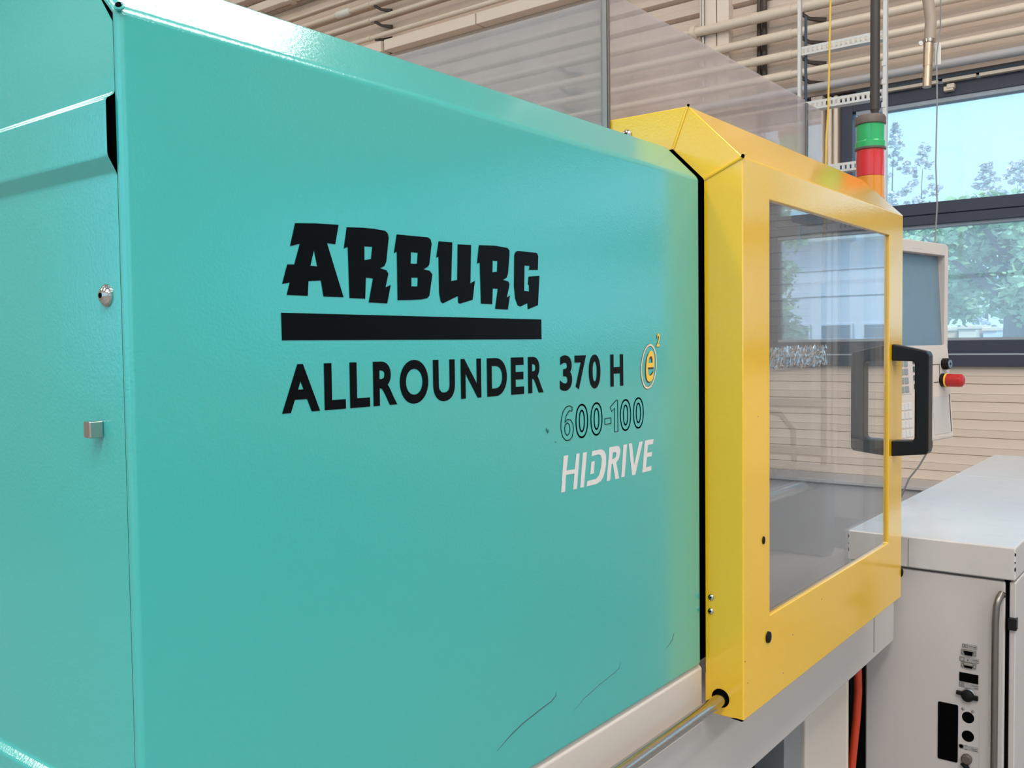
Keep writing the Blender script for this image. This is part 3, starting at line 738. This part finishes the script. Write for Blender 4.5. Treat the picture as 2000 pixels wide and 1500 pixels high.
# ------------------------------------------------------------------ yellow sliding guard
s = thing('sliding_guard', (1.49, 0.52, 1.005), 'yellow sliding safety guard with a large clear window', 'safety guard')
X0, X1, YF = 1.1275, 1.860, 0.495
HX0, HX1, HZ0, HZ1 = 1.2155, 1.774, 1.1245, 1.690
yp = [(0.549, 1.005), (YF, 1.005), (YF, HZ0), (YF, HZ1), (YF, 1.7345), (0.5715, 1.811), (0.7025, 1.811)]
rings = [(X0, 0.0535), (X0, 0.0), (HX0, 0.0), (HX1, 0.0), (X1, 0.0), (X1, 0.03)]
v, f = sweep(yp, rings)
n = len(yp)
hole = (2*n+2, 2*n+3, 3*n+3, 3*n+2)
f = [q for q in f if q != hole]
# reveal of the opening
k = len(v)
v += [(v[i][0], YF+0.005, v[i][2]) for i in hole]
for i in range(4):
    f.append((hole[i], hole[(i+1) % 4], k+(i+1) % 4, k+i))
obj('shell', MB().add(v, f), YELLOW, s, bevel=0.0018)
pn = obj('window_pane', MB().box(HX0-0.02, HX1+0.02, YF+0.005, YF+0.009, HZ0-0.02, HZ1+0.02), POLYC, s)
tv, tf = [], []
nx_, nz_ = 46, 8
for j in range(nz_+1):
    for i in range(nx_+1):
        tv.append((1.222+0.228*i/nx_, YF+0.0040-random.random()*0.0022, 1.462+0.030*j/nz_+(random.uniform(-0.003, 0.003) if j in (0, nz_) else 0)))
for j in range(nz_):
    for i in range(nx_):
        tf.append((j*(nx_+1)+i, j*(nx_+1)+i+1, (j+1)*(nx_+1)+i+1, (j+1)*(nx_+1)+i))
obj('tape_strip', MB().add(tv, tf), pane_mat('wrinkled_clear_tape', (240, 240, 240), 2.0, haze=0.15, hazecol=(210, 210, 210), rough=0.08), pn, smooth=0, label='crumpled clear tape')
obj('rear_flange', MB().extr(rrect(0.7085, 0.80, 1.74, 1.797, 0.006, 4), 'x', X0, X0+0.012), YELLOW, s)
# weld lines and relief holes at the corners
q = 0.0535
for a, b_ in (((0.5715, 1.811), (0.5715+q*0.414, 1.811-q)), ((YF, 1.7345), (YF+q, 1.7345-q*0.414))):
    obj('weld_line', MB().tube([(X0, a[0], a[1]), (X0, b_[0], b_[1])], 0.0024, 8), YELLOW, s)
for y, z, r in ((0.4955, 1.7345, 0.0024), (0.5715, 1.8105, 0.0018)):
    obj('relief_hole', MB().lathe([(r, 0), (r, 0.0032)], (X0+0.0005, y, z), (-0.75, -0.5, 0.35), 14), DARK, s)
obj('rod_hole', MB().lathe([(0.0125, 0), (0.0125, 0.0004)], (X0, 0.5275, 1.0285), (-1, 0, 0), 32), DARK, s)
def screw(p, ax, r, parent, m=STEEL, name='screw'):
    p = Vector(p); ax = Vector(ax)
    o = obj(name, MB().lathe([(r, 0), (r*0.96, r*0.25), (r*0.7, r*0.5), (r*0.45, r*0.58)], p, ax, 20), m, parent)
    obj('socket', MB().lathe([(r*0.36, 0), (r*0.36, 0.0003)], p+ax*(r*0.59), ax, 6), DARK, o, smooth=0)
    return o
screw((X0, 0.5405, 1.1615), (-1, 0, 0), 0.0042, s)
screw((X0, 0.5410, 1.1428), (-1, 0, 0), 0.0042, s)
screw((X0, 0.664, 1.7865), (-1, 0, 0), 0.0075, s, name='bolt')
obj('slot_plug', MB().lathe([(0.0055, 0), (0.005, 0.0016), (0.002, 0.002)], (0, 0, 0), (0, -1, 0), 18).xf(lambda x, y, z: (1.192+x*0.75, YF+y, 1.232+z)), RUBBER, s)
obj('grommet', MB().lathe([(0.008, 0), (0.0075, 0.0025), (0.003, 0.0035)], (0, 0, 0), (0, -1, 0), 22).xf(lambda x, y, z: (1.2075+x, YF+y, 1.0957+z)), RUBBER, s)
for (x, y, z, ax, r) in ((X0+0.0035, YF, 1.083, (-0.5, -1, 0), 0.0012), (1.30, YF, 1.075, (0, -1, 0), 0.0013), (1.42, YF, 1.10, (0, -1, 0), 0.0012), (1.1405, YF, 1.052, (0, -1, 0), 0.001), (1.262, YF, 1.03, (0, -1, 0), 0.0012), (1.175, YF, 1.40, (0, -1, 0), 0.001)):
    obj('paint_chip', MB().lathe([(r, -0.0002), (r, 0.0001)], (x, y, z), ax, 7), BRACKET, s, smooth=0)
obj('paint_chip', MB().tube([(X0, 0.512, 1.0052), (X0, 0.505, 1.0056), (X0+0.0005, 0.498, 1.0050), (X0+0.002, 0.4955, 1.0054)], [0.0004, 0.0011, 0.0014, 0.0006], 6), DARK, s)
# pull handle: two arms and a grip, moulded in one bow
hx0, hx1 = 1.789, 1.819
prof = [(YF, 1.492), (0.434, 1.478), (0.4305, 1.472), (0.4305, 1.297), (0.434, 1.291), (YF, 1.284), (YF, 1.313), (0.458, 1.315), (0.455, 1.319), (0.455, 1.456), (0.458, 1.460), (YF, 1.461)]
obj('pull_handle', MB().extr(prof, 'x', hx0, hx1), BLACK, s, bevel=0.0025, segs=3, label='black plastic pull handle')
obj('end_stop', MB().lathe([(0.006, 0), (0.012, 0.004), (0.009, 0.016), (0.004, 0.018)], (X1-0.003, 0.503, 1.052), (1, 0, 0), 18), RUBBER, s, label='black rubber end stop')

# ------------------------------------------------------------------ clear hood above the machine
h = thing('acrylic_hood', (1.5, 0.9, 1.77), 'dusty clear acrylic hood standing above the guards', 'hood')
obj('side_pane', MB().box(1.119, 1.123, 0.70, 1.30, 1.765, 1.977), HOOD, h)
obj('front_pane', MB().box(1.128, 1.888, 0.694, 0.698, 1.812, 1.990), HOOD, h)
obj('narrow_pane', MB().box(1.903, 1.985, 0.694, 0.698, 1.76, 1.986), HOOD, h)
obj('corner_strip', MB().box(1.1225, 1.1275, 0.690, 0.6985, 1.78, 2.02), TUBE, h, bevel=0.001, label='steel corner strip')
obj('edge_strip', MB().box(1.1205, 1.1222, 0.692, 0.702, 1.765, 2.02), ZINC, h)
obj('end_strip', MB().box(1.890, 1.901, 0.692, 0.70, 1.76, 1.985), TUBE, h, bevel=0.001)
obj('pane_foot', MB().box(1.88, 1.99, 0.692, 0.72, 1.745, 1.765), ZINC, h)

# ------------------------------------------------------------------ signal tower
tx, ty = 2.040, 0.6097
t = thing('signal_tower', (tx, ty, 1.0), 'signal tower with green, red and amber lenses behind the yellow guard', 'signal lamp')
r = 0.0281
obj('pole', MB().tube([(tx, ty, 1.003), (tx, ty, 1.76)], 0.012, 16), ZINC, t)
obj('base', MB().lathe([(0.03, 0), (0.032, 0.004), (0.032, 0.03), (r, 0.034)], (tx, ty, 1.754), (0, 0, 1), 28), TOWERB, t)
obj('amber_lens', MB().lathe([(r, 0), (r+0.0006, 0.02), (r, 0.056)], (tx, ty, 1.788), (0, 0, 1), 32), LENSO, t)
obj('red_lens', MB().lathe([(r, 0), (r+0.0006, 0.03), (r, 0.058)], (tx, ty, 1.8445), (0, 0, 1), 32), LENSR, t)
obj('collar', MB().lathe([(r, 0), (r+0.003, 0.001), (r+0.003, 0.005), (r, 0.006)], (tx, ty, 1.8995), (0, 0, 1), 32), TOWERB, t)
obj('green_lens', MB().lathe([(r+0.0022, 0), (r+0.002, 0.012), (r, 0.014), (r, 0.05)], (tx, ty, 1.9045), (0, 0, 1), 32), LENSG, t)
obj('cap', MB().lathe([(r+0.001, 0), (r+0.0028, 0.001), (r+0.0028, 0.014), (r, 0.019), (r*0.5, 0.021)], (tx, ty, 1.9525), (0, 0, 1), 32), TOWERB, t)
for a in range(3):
    an = R(200+120*a)
    obj('seam_rib', MB().tube([(tx+(r)*math.cos(an), ty+r*math.sin(an), 1.919), (tx+r*math.cos(an), ty+r*math.sin(an), 1.9525)], 0.0009, 6), LENSG, t)

# ------------------------------------------------------------------ hanging things
t = thing('hanging_pole', (3.44, 1.013, 5.6), 'dark square-ended pole hanging from the ceiling above the signal tower', 'pole')
obj('sleeve', MB().tube([(3.44, 1.013, 2.315), (3.44, 1.013, 5.6)], 0.0165, 16), POLE, t)
obj('rod_end', MB().tube([(3.44, 1.013, 2.12), (3.44, 1.013, 2.285), (3.44, 1.013, 2.32)], [0.010, 0.010, 0.016], 14), POLE, t)
# cable ladder
lx = 4.3
t = thing('cable_ladder', (lx, 1.417, 5.6), 'upright galvanised cable ladder with slotted rungs hanging before the window wall', 'cable ladder')
for y, wd in ((1.606, 0.008), (1.222, 0.009)):
    obj('rail', MB().box(lx-0.012, lx+0.012, y-wd, y+wd, 1.95, 5.6), GALV, t, bevel=0.002)
def rung(z):
    m_ = MB()
    ya, yb, hh = 1.598, 1.231, 0.0195
    m_.box(lx-0.003, lx+0.0, yb, ya, z+0.008, z+hh).box(lx-0.003, lx+0.0, yb, ya, z-hh, z-0.010)
    nn = 17
    for k in range(nn+1):
        yk = yb+(ya-yb)*k/nn
        m_.box(lx-0.003, lx, max(yb, yk-0.0065), min(ya, yk+0.0065), z-0.0105, z+0.0085)
    m_.box(lx, lx+0.045, yb, ya, z-hh, z-hh+0.003)
    return m_
for z in (2.84, 2.585, 2.285, 2.02, 3.11, 3.38):
    if z < 2.9: obj('rung', rung(z), GALV, t, smooth=0)
for y, z in ((1.216, 2.70), (1.216, 2.62), (1.216, 2.52)):
    obj('clip', MB().box(lx-0.014, lx+0.0, y, y+0.02, z, z+0.025), GALV, t, bevel=0.003)
pts = [(lx+0.02, 1.585+0.012*math.sin(9*k*0.35), 3.0-0.04*k) for k in range(13)]
obj('blue_cable', MB().tube(pts, 0.007, 8), CABLE_B, t, label='dark blue cable tied along the rail')
# yellow cord
single('hanging_rope', MB().tube([(2.45, 0.831, 5.6), (2.44, 0.831, 2.376), (2.429, 0.831, 2.165), (2.424, 0.831, 2.086), (2.419, 0.834, 2.02), (2.414, 0.834, 1.90), (2.40, 0.834, 1.60)], 0.0026, 8), CORD_Y, 'thin yellow rope hanging down left of the signal tower', 'rope')
# air dropper with coupling and tag
t = thing('air_dropper', (3.565, 0.865, 5.6), 'beige air pipe hanging from above with a metal coupling at its end', 'pipe')
obj('tube', MB().tube([(3.55, 0.90, 5.6), (3.555, 0.885, 2.90), (3.565, 0.871, 2.72), (3.567, 0.859, 2.63), (3.563, 0.862, 2.55)], 0.0195, 18), DROP, t)
cp = obj('coupling', MB().tube([(3.561, 0.864, 2.552), (3.556, 0.8655, 2.466), (3.556, 0.8655, 2.4655), (3.550, 0.867, 2.392)], [0.0175, 0.0165, 0.0150, 0.0150], 20), COUPL, t, label='metal coupling')
cl = obj('hose_clamp', MB().lathe([(0.0195, 0), (0.022, 0.001), (0.022, 0.012), (0.0195, 0.013)], (3.562, 0.863, 2.548), (0, 0, 1), 22), STEEL, t)
obj('clamp_lug', MB().lathe([(0.008, 0), (0.008, 0.005)], (3.543, 0.888, 2.547), (-0.8, -0.6, 0), 14), GALV, cl)
single('tag', MB().box(3.572, 3.577, 0.827, 0.848, 2.468, 2.545), TAG, 'white tag strip hanging beside the coupling of the air pipe', 'tag', bevel=0.002)
single('hanging_wire', MB().tube([(3.592, 0.833, 5.6), (3.592, 0.833, 2.60), (3.45, 0.812, 2.47), (3.142, 0.738, 2.31), (3.138, 0.736, 2.236), (3.126, 0.736, 2.045), (3.127, 0.731, 1.918), (3.116, 0.734, 1.806), (2.9, 0.74, 1.66)], 0.0022, 8), CABLE_G, 'thin grey wire hanging from the air pipe down behind the terminal', 'wire')

# ------------------------------------------------------------------ control cabinet
c = thing('control_cabinet', (2.7, 0.5, 0.0), 'long pale grey control cabinet with a white lid at the right', 'cabinet')
cx = 2.085
obj('carcass', MB().box(cx+0.014, 3.70, 0.348, 0.634, 0.0, 1.010), CABGREY, c, bevel=0.003)
obj('lid', MB().box(2.0775, 3.108, 0.334, 0.672, 1.0125, 1.080), LIDWHITE, c, bevel=0.004)
obj('lid', MB().box(3.110, 3.722, 0.334, 0.672, 1.0125, 1.080), LIDWHITE, c, bevel=0.004)
for z, h in ((1.066, 0.007), (1.050, 0.003), (1.036, 0.009)):
    obj('paint_chip', MB().tube([(2.0785, 0.335, z+h/2), (2.0780, 0.3350, z), (2.0785, 0.3352, z-h/2)], [0.0006, 0.0015, 0.0005], 6), DARK, c)
obj('lid_seam', MB().box(2.0770, 2.079, 0.5385, 0.5395, 1.015, 1.074), INK, c)
d = obj('door', MB().box(cx, cx+0.013, 0.3535, 0.629, 0.04, 1.0075), CABGREY, c, bevel=0.0035)
obj('side_panel', MB().box(cx+0.002, 3.70, 0.334, 0.3465, 0.0, 1.008), CABGREY, c, bevel=0.003)
obj('gap_shadow', MB().box(cx+0.006, cx+0.016, 0.3455, 0.356, 0.02, 1.009), DARK, c)
obj('latch', MB().box(cx-0.006, cx+0.012, 0.3315, 0.3475, 0.911, 0.936), BLACK, c, bevel=0.002)
obj('tube_handle', MB().tube([(cx, 0.358, 0.980), (cx-0.012, 0.3585, 0.984), (cx-0.022, 0.361, 0.978), (cx-0.027, 0.3645, 0.962), (cx-0.028, 0.366, 0.93), (cx-0.028, 0.3665, 0.35), (cx-0.02, 0.3665, 0.33), (cx, 0.3665, 0.325)], 0.0066, 16), TUBE, d, label='vertical grey tube handle')
def onplate(mb): return mb.xf(lambda y, z, q: (cx-0.0005-q, y, z))
def plate(name, y0, y1, z0, z1, th, m, parent, r=0.001):
    p = rrect(y0, y1, z0, z1, r, 4)
    return obj(name, onplate(MB().extr(p, 'z', 0, th)), m, parent)
def marks(lab, rows):
    for (y0, y1, z0, z1) in rows:
        obj('label_mark', MB().box(cx-0.0013, cx-0.0009, y0, y1, z0, z1), INK, lab)
def frame_mark(lab, y0, y1, z0, z1, w_=0.0006):
    obj('label_mark', MB().box(cx-0.0013, cx-0.0009, y0, y1, z1-w_, z1).box(cx-0.0013, cx-0.0009, y0, y1, z0, z0+w_).box(cx-0.0013, cx-0.0009, y0, y0+w_, z0, z1).box(cx-0.0013, cx-0.0009, y1-w_, y1, z0, z1), INK, lab)
# labels (small grey plates)
L1 = plate('label_plate', 0.404, 0.433, 0.8575, 0.8670, 0.0004, GREYLABEL, c)
frame_mark(L1, 0.4225, 0.4320, 0.8590, 0.8655); marks(L1, [(0.4265, 0.4285, 0.8605, 0.8640), (0.406, 0.419, 0.8622, 0.8630), (0.405, 0.410, 0.8590, 0.8596)])
L2 = plate('label_plate', 0.400, 0.438, 0.8290, 0.8390, 0.0004, GREYLABEL, c)
frame_mark(L2, 0.4285, 0.4370, 0.8298, 0.8380); marks(L2, [(0.4210, 0.4222, 0.8310, 0.8355), (0.402, 0.413, 0.8345, 0.8353), (0.4015, 0.406, 0.8305, 0.8312)])
L3 = plate('label_plate', 0.401, 0.4385, 0.7745, 0.7855, 0.0004, GREYLABEL, c)
frame_mark(L3, 0.4285, 0.4375, 0.7755, 0.7845); frame_mark(L3, 0.4310, 0.4350, 0.7780, 0.7825); marks(L3, [(0.403, 0.414, 0.7810, 0.7818), (0.402, 0.409, 0.7765, 0.7772)])
def dsub(z, dark, name_lab):
    k = plate('serial_port', 0.4055, 0.4345, z-0.0062, z+0.0062, 0.001, ZINC, c, 0.0015)
    k['label'] = name_lab
    pr = [(0.4105, z+0.0052), (0.4295, z+0.0052), (0.4275, z-0.0050), (0.4125, z-0.0050)]
    sh = obj('port_shell', onplate(MB().extr(pr, 'z', 0.001, 0.0045)), ZINC, k, bevel=0.0012)
    pr2 = [(0.4112, z+(0.0046 if dark else 0.0002)), (0.4288, z+(0.0046 if dark else 0.0002)), (0.4270, z-0.0045), (0.4130, z-0.0045)]
    obj('port_face', onplate(MB().extr(pr2, 'z', 0.0045, 0.0049)), DARK, k)
    for y in (0.4085, 0.4315):
        obj('jack_screw', MB().lathe([(0.0022, 0), (0.0022, 0.0045), (0.001, 0.005)], (cx-0.0015, y, z), (-1, 0, 0), 6), ZINC, k, smooth=0)
dsub(0.849, True, 'upper serial port with black face')
dsub(0.8225, False, 'lower bare metal serial port')
plate('card_slot', 0.4015, 0.4378, 0.7865, 0.8055, 0.0006, DARK, c, 0.0006)
k = obj('round_port', MB().lathe([(0.0125, 0), (0.0125, 0.006), (0.0115, 0.010), (0.009, 0.012)], (cx, 0.4205, 0.7595), (-1, 0, 0), 26), RUBBER, c, label='black capped round port with a steel collar')
obj('port_wings', MB().box(cx-0.008, cx-0.001, 0.401, 0.412, 0.7525, 0.7625).box(cx-0.008, cx-0.001, 0.430, 0.4425, 0.7585, 0.7665), RUBBER, k, bevel=0.0015)
obj('port_collar', MB().lathe([(0.0135, 0), (0.0135, 0.0035), (0.0125, 0.004)], (cx, 0.4195, 0.7610), (-1, 0, 0), 26), STEEL, k)
plate('blank_plate', 0.4395, 0.4785, 0.6115, 0.7340, 0.0015, DARK, c, 0.003)
sp = plate('socket_plate', 0.3990, 0.4385, 0.6060, 0.7330, 0.0012, CABGREY, c, 0.003)
for z in (0.7130, 0.6735):
    obj('socket', MB().lathe([(0.0118, 0), (0.0118, 0.0006)], (cx-0.0017, 0.4200, z), (-1, 0, 0), 26), DARK, sp)
for y, z in ((0.4295, 0.7290), (0.4110, 0.7275)):
    o = obj('screw', MB().lathe([(0.0032, 0), (0.0030, 0.0012), (0.0012, 0.002)], (cx-0.0017, y, z), (-1, 0, 0), 14), ZINC, sp)
L4 = obj('label_plate', MB().box(cx-0.0022, cx-0.0017, 0.4005, 0.4375, 0.6435, 0.6535), GREYLABEL, sp)
obj('label_ring', MB().lathe([(0.0046, 0), (0.0046, 0.0003), (0.0034, 0.0003), (0.0034, 0)], (cx-0.0022, 0.4325, 0.6492), (-1, 0, 0), 20), INK, L4)
obj('label_mark', MB().box(cx-0.0026, cx-0.0022, 0.4205, 0.4262, 0.6445, 0.6453).box(cx-0.0026, cx-0.0022, 0.4205, 0.4262, 0.6525, 0.6533).box(cx-0.0026, cx-0.0022, 0.403, 0.413, 0.6485, 0.6492).box(cx-0.0026, cx-0.0022, 0.402, 0.411, 0.6455, 0.6461), INK, L4)
kk = obj('capped_socket', MB().lathe([(0.0105, 0), (0.0105, 0.007), (0.008, 0.010)], (cx-0.0015, 0.4215, 0.6255), (-1, 0, 0), 24), TOWERB, sp)
obj('cap_strap', MB().tube([(cx-0.006, 0.428, 0.617), (cx-0.007, 0.420, 0.607), (cx-0.005, 0.412, 0.596)], [0.007, 0.005, 0.004], 10), RUBBER, kk)
# small green box on the lid, mostly behind the yellow guard
t = thing('junction_box', (2.215, 0.64, 1.08), 'small dark green box on the white lid behind the yellow guard edge', 'box')
obj('box_body', MB().box(2.206, 2.224, 0.612, 0.665, 1.0805, 1.150), BOXG, t, bevel=0.003)
obj('box_lid', MB().box(2.205, 2.225, 0.611, 0.667, 1.151, 1.172), BOXG, t, bevel=0.003)
# red hose between base and cabinet
single('air_hose', MB().tube([(2.0, 0.652, 0.90), (2.0, 0.620, 0.80), (2.0, 0.619, 0.75), (2.0, 0.622, 0.69), (2.0, 0.632, 0.58), (1.99, 0.66, 0.3), (1.98, 0.67, 0.02)], 0.0085, 12), HOSE_RED, 'red hose hanging in the dark gap between base and cabinet', 'hose')

# ------------------------------------------------------------------ operating terminal
P0 = Vector((2.708, 0.604, 0.0)); U = Vector((0.98, -0.2, 0)).normalized(); N = Vector((U.y, -U.x, 0))
def T(a, d, z): return P0 - U*a + N*d + Vector((0, 0, z))
o_ = thing('operating_terminal', T(0.17, -0.05, 1.08), 'beige operating terminal with dull screen, keys and red stop button', 'control terminal')
def tb(mb): return mb.xf(T)
TW = 0.345
obj('rear_housing', tb(MB().box(0.004, TW-0.004, -0.10, -0.045, 1.25, 1.748)), TERM, o_, bevel=0.01)
# bezel around the recessed screen
bz = MB()
ou = rrect(0.0, TW, 1.470, 1.753, 0.016, 5); inn = rrect(0.019, TW-0.022, 1.484, 1.722, 0.002, 5)
nn = len(ou)
for d_ in (-0.05, 0.0):
    bz.v += [(p[0], d_, p[1]) for p in ou] + [(p[0], d_, p[1]) for p in inn]
for k in range(nn):
    k2 = (k+1) % nn
    bz.f.append((2*nn+k, 2*nn+k2, 3*nn+k2, 3*nn+k))
    bz.f.append((k, k2, 2*nn+k2, 2*nn+k)); bz.f.append((nn+k, nn+k2, 3*nn+k2, 3*nn+k))
obj('screen_bezel', tb(bz), TERM, o_, bevel=0.002)
sc_ = obj('screen', tb(MB().add([(0.019, -0.020, 1.722), (TW-0.022, -0.020, 1.722), (TW-0.022, -0.007, 1.484), (0.019, -0.007, 1.484), (0.019, -0.045, 1.722), (TW-0.022, -0.045, 1.722), (TW-0.022, -0.045, 1.484), (0.019, -0.045, 1.484)], [(0, 1, 2, 3), (7, 6, 5, 4), (0, 4, 5, 1), (2, 6, 7, 3), (1, 5, 6, 2), (0, 3, 7, 4)])), SCREEN, o_)
obj('maker_line', tb(MB().box(0.145, 0.20, -0.0002, 0.0004, 1.7325, 1.7345)), KEYW, o_)
low = [(-0.08, 1.484), (0.0, 1.484), (0.004, 1.447), (0.018, 1.240), (0.014, 1.234), (-0.03, 1.228), (-0.08, 1.26)]
obj('keypad_housing', MB().extr(low, 'x', 0.0, TW).xf(lambda a, d_, z: T(a, d_, z)), TERM, o_, bevel=0.004)
def dd(z): return 0.004 + 0.014*(1.447-z)/0.207
def face_box(name, a0, a1, z0, z1, th, m, parent=o_, bev=0.0012, lab=None):
    mb = MB()
    for e in (0, th):
        mb.v += [T(a0, dd(z0)+e, z0), T(a1, dd(z0)+e, z0), T(a1, dd(z1)+e, z1), T(a0, dd(z1)+e, z1)]
    mb.f = [(3, 2, 1, 0), (4, 5, 6, 7), (0, 1, 5, 4), (1, 2, 6, 5), (2, 3, 7, 6), (3, 0, 4, 7)]
    return obj(name, mb, m, parent, bevel=bev, label=lab)
kp1 = face_box('key_panel', 0.224, 0.335, 1.362, 1.456, 0.001, TERM)
kp2 = face_box('key_panel', 0.224, 0.335, 1.246, 1.351, 0.001, TERM)
for z in (1.440, 1.419, 1.397, 1.375):
    for a in (0.248, 0.271, 0.294, 0.317): face_box('key', a-0.009, a+0.009, z-0.008, z+0.008, 0.003, KEYG, kp1)
for z in (1.332, 1.310, 1.287, 1.264):
    for a in (0.240, 0.260, 0.280, 0.300, 0.320): face_box('key', a-0.0075, a+0.0075, z-0.009, z+0.009, 0.003, KEYW, kp2)
for z in (1.445, 1.424, 1.402, 1.380, 1.340): face_box('key', 0.196, 0.209, z-0.007, z+0.007, 0.003, KEYGREEN)
face_box('hatch', 0.022, 0.112, 1.250, 1.349, 0.001, CABGREY, lab='blank grey hatch')
face_box('hatch_line', 0.012, 0.0145, 1.252, 1.352, 0.001, INK, bev=0)
obj('line_mark', tb(MB().box(0.062, 0.0635, dd(1.41), dd(1.41)+0.001, 1.386, 1.434).box(0.0625, 0.098, dd(1.433), dd(1.433)+0.001, 1.4325, 1.434).box(0.055, 0.098, dd(1.387), dd(1.387)+0.001, 1.386, 1.3875)), INK, o_)
obj('groove_line', tb(MB().box(0.03, 0.34, -0.001, 0.0012, 1.4605, 1.4615)), INK, o_)
kn = obj('rotary_knob', MB().lathe([(0.015, 0), (0.0155, 0.012), (0.0135, 0.018), (0.004, 0.0195)], T(0.037, dd(1.434), 1.434), N, 26), BLACK, o_, label='black rotary knob')
obj('knob_face', MB().lathe([(0.0115, 0), (0.011, 0.001)], T(0.037, dd(1.434)+0.0185, 1.434), N, 22), SCREEN, kn)
es = obj('stop_collar', MB().lathe([(0.018, 0), (0.018, 0.010), (0.014, 0.012)], T(0.050, dd(1.391), 1.391), N, 26), BLACK, o_)
obj('yellow_ring', MB().lathe([(0.016, 0.0), (0.0185, 0.001), (0.0185, 0.004), (0.016, 0.005)], T(0.050, dd(1.391)+0.010, 1.391), N, 26), YPRINT, es)
obj('stop_button', MB().lathe([(0.0165, 0), (0.0172, 0.004), (0.0172, 0.032), (0.0165, 0.037), (0.012, 0.041), (0.003, 0.042)], T(0.050, dd(1.391)+0.0145, 1.391), N, 28), RED, es, label='red emergency stop button')
obj('mounting_post', MB().tube([tuple(T(0.24, -0.06, 1.0805)), tuple(T(0.24, -0.06, 1.30))], 0.02, 16), TERM, o_)
obj('terminal_cable', MB().tube([tuple(T(-0.02, -0.05, 1.26)), (2.762, 0.655, 1.20), (2.755, 0.667, 1.183), (2.741, 0.683, 1.147), (2.722, 0.705, 1.112), (2.70, 0.725, 1.05), (2.69, 0.735, 0.965)], 0.0026, 8), CABLE_G, o_)
